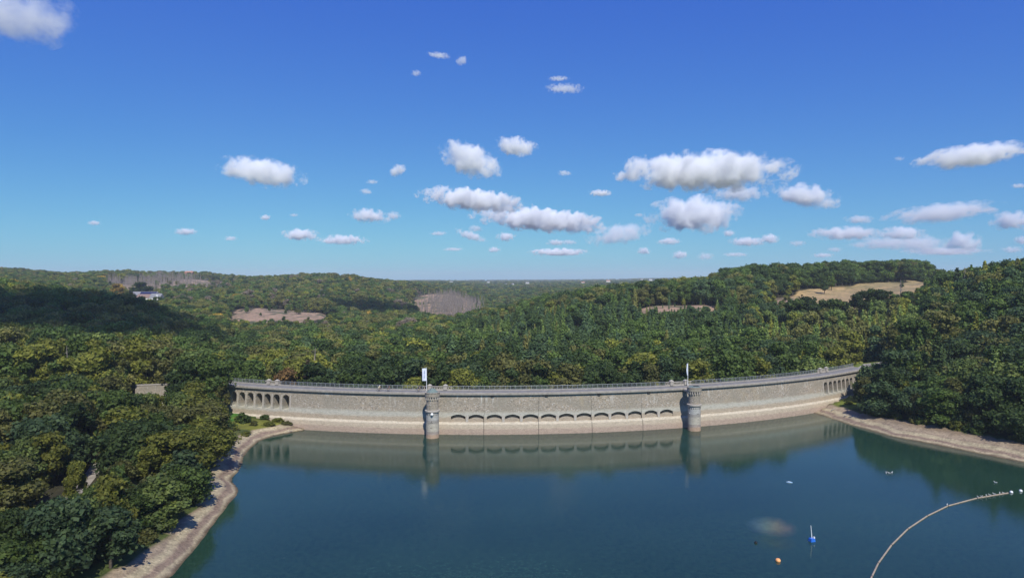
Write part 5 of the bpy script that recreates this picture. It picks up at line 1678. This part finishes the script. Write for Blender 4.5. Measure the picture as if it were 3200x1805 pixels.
CL = [
 (45, 38, 250, 130, 2.2, 'ragged thin cloud in the top left corner'), (660, 433, 190, 62, 5, 'flat white cloud, largest on the left side of the sky'), (1000, 430, 40, 24, 3, 'tiny bright cloud right of the large left cloud'),
 (1185, 403, 140, 70, 6, 'thick white cloud left of the small one, above centre'), (1297, 370, 95, 42, 5, 'small white cloud just right of and above the thick central cloud'), (1190, 503, 240, 48, 6, 'long lumpy white cloud above the tapering one at centre'),
 (1360, 553, 300, 50, 6, 'long tapering white cloud at centre, lower of the two long ones'), (1775, 432, 385, 82, 7, 'largest white cloud, wide and flat-based, right of centre'), (1745, 540, 205, 78, 8, 'heaped lens-shaped cloud with grey base under the largest cloud'),
 (1860, 487, 130, 38, 2.2, 'thin grey-white cloud just below the largest cloud'), (2025, 492, 150, 50, 4.5, 'two-lobed white cloud right of the largest cloud'), (2445, 392, 245, 48, 5, 'long slanting white cloud at the upper right'),
 (2545, 555, 100, 42, 3.5, 'white cloud cut by the right edge'), (2370, 535, 250, 42, 2.0, 'long thin veil of cloud at the right, above the banked clouds'), (2163, 552, 70, 20, 1.6, 'small thin cloud left of the long thin veil'),
 (930, 543, 90, 32, 4, 'white cloud left of the long lumpy one'), (990, 543, 35, 20, 2, 'small companion cloud touching the right of a white one'), (757, 590, 85, 27, 4.5, 'small domed cloud low on the left'),
 (862, 603, 115, 22, 2.4, 'thin flat cloud right of the small domed one'), (1185, 593, 75, 20, 2.0, 'thin flat cloud under the left end of the tapering cloud'), (1273, 596, 45, 20, 3.5, 'small bright dome under the tapering cloud'),
 (1510, 486, 52, 15, 3.5, 'small oval cloud alone above the tapering cloud'), (1555, 590, 150, 46, 2.2, 'pale grey-white cloud left below the lens-shaped cloud'), (1405, 634, 130, 17, 3, 'low strip of small joined clouds near the horizon'),
 (1682, 607, 55, 16, 3, 'small flat cloud under the lens-shaped cloud'), (1880, 608, 85, 20, 3, 'low white cloud left of a small round one'), (1937, 600, 42, 22, 3.5, 'small round cloud right of the low white one'),
 (2130, 587, 170, 30, 2.4, 'pale cloud at the left end of the bank at right'), (2265, 587, 110, 32, 3, 'brighter middle cloud of the bank at right'), (2320, 615, 120, 44, 2.0, 'pale wide cloud low in the bank at right'),
 (2420, 608, 80, 46, 3.5, 'domed bright cloud at the right end of the bank'), (2240, 612, 200, 30, 1.0, 'hazy veil under the bank at right'), (1420, 225, 90, 20, 1.4, 'faint wisp high in the blue right of centre'),
 (1405, 200, 50, 10, 1.2, 'faint short streak just above the high wisp'), (1105, 142, 55, 13, 1.4, 'faint high wisp left of a brighter scrap'), (1163, 155, 28, 20, 1.6, 'small high scrap of cloud near the top centre'), (1048, 187, 22, 14, 1.3, 'faint dot of cloud below the high wisps'),
]
for c_ in CL: cloud(*c_)
for cx, cy_, w, h, th in ((1195, 575, 35, 16, 1.5), (1243, 628, 30, 13, 3), (1420, 436, 32, 13, 1.5), (1398, 610, 42, 14, 2.5), (1432, 609, 36, 12, 1.5), (1620, 631, 30, 17, 3), (1710, 641, 36, 19, 3.2), (1775, 645, 40, 18, 1.5), (1833, 587, 28, 15, 3),
                          (2005, 612, 40, 14, 1.3), (2380, 632, 190, 18, 1.2), (2545, 628, 50, 16, 1.3), (2070, 642, 50, 11, 1.5), (1103, 587, 40, 10, 1.2), (1140, 627, 50, 8, 1.0), (468, 583, 50, 16, 3), (580, 600, 30, 11, 1.8), (238, 561, 32, 11, 2),
                          (668, 547, 26, 13, 2.5), (740, 541, 20, 8, 1.2), (922, 482, 27, 14, 1.5), (937, 458, 28, 10, 1.2), (2560, 468, 34, 11, 1.5), (2568, 605, 30, 20, 2.5), (1607, 541, 22, 9, 1.2), (2260, 400, 26, 10, .8), (2100, 628, 36, 12, 1.2), (1850, 640, 60, 10, 1.0)):
    cloud(cx, cy_, w, h, th, 'tiny faint puff of cloud low in the sky' if cy_ > 520 else 'tiny faint puff of cloud in the clear blue', 'tiny faint cloud puffs')

number_labels(puffs)
# clouds behind the camera whose shadows lie on the hills
def shade_cloud(target, w, dpt_, th, label):
    k = (CB - target[2]) / sun_dir.z
    P_ = Vector(target) + sun_dir * k
    o = obj('cloud', ico, None, tuple(P_)); o.scale = (w, dpt_, 90)
    o['aspect'] = 1.6; o['thickness'] = float(th); o['seed'] = float(random.uniform(0, 90))
    tag(o, label, 'cloud', 'clouds overhead behind the viewpoint')
shade_cloud((-285, 385, 25), 168, 150, .042, 'cloud overhead shading the dark hill at left')
shade_cloud((-172, 860, 15), 85, 62, .06, 'cloud overhead shading the far spur left of centre')

# ------------------------------------------------------------------ haze
m = bpy.data.materials.new('haze_air'); m.use_nodes = True
nt = m.node_tree; nt.nodes.clear()
ou = N(nt, 'ShaderNodeOutputMaterial'); pv = N(nt, 'ShaderNodeVolumePrincipled')
pv.inputs['Color'].default_value = (.86, .93, 1.0, 1)
pv.inputs['Density'].default_value = 0.0001
pv.inputs['Anisotropy'].default_value = 0.0
nt.links.new(pv.outputs[0], ou.inputs['Volume'])
zmin = float(Z.min()) - 1.0; zmax = 140.0
hb = MB().box((0, 4400, (zmin + zmax) / 2), (18800, 9900, zmax - zmin)).build('haze', m)
tag(hb, kind='stuff')
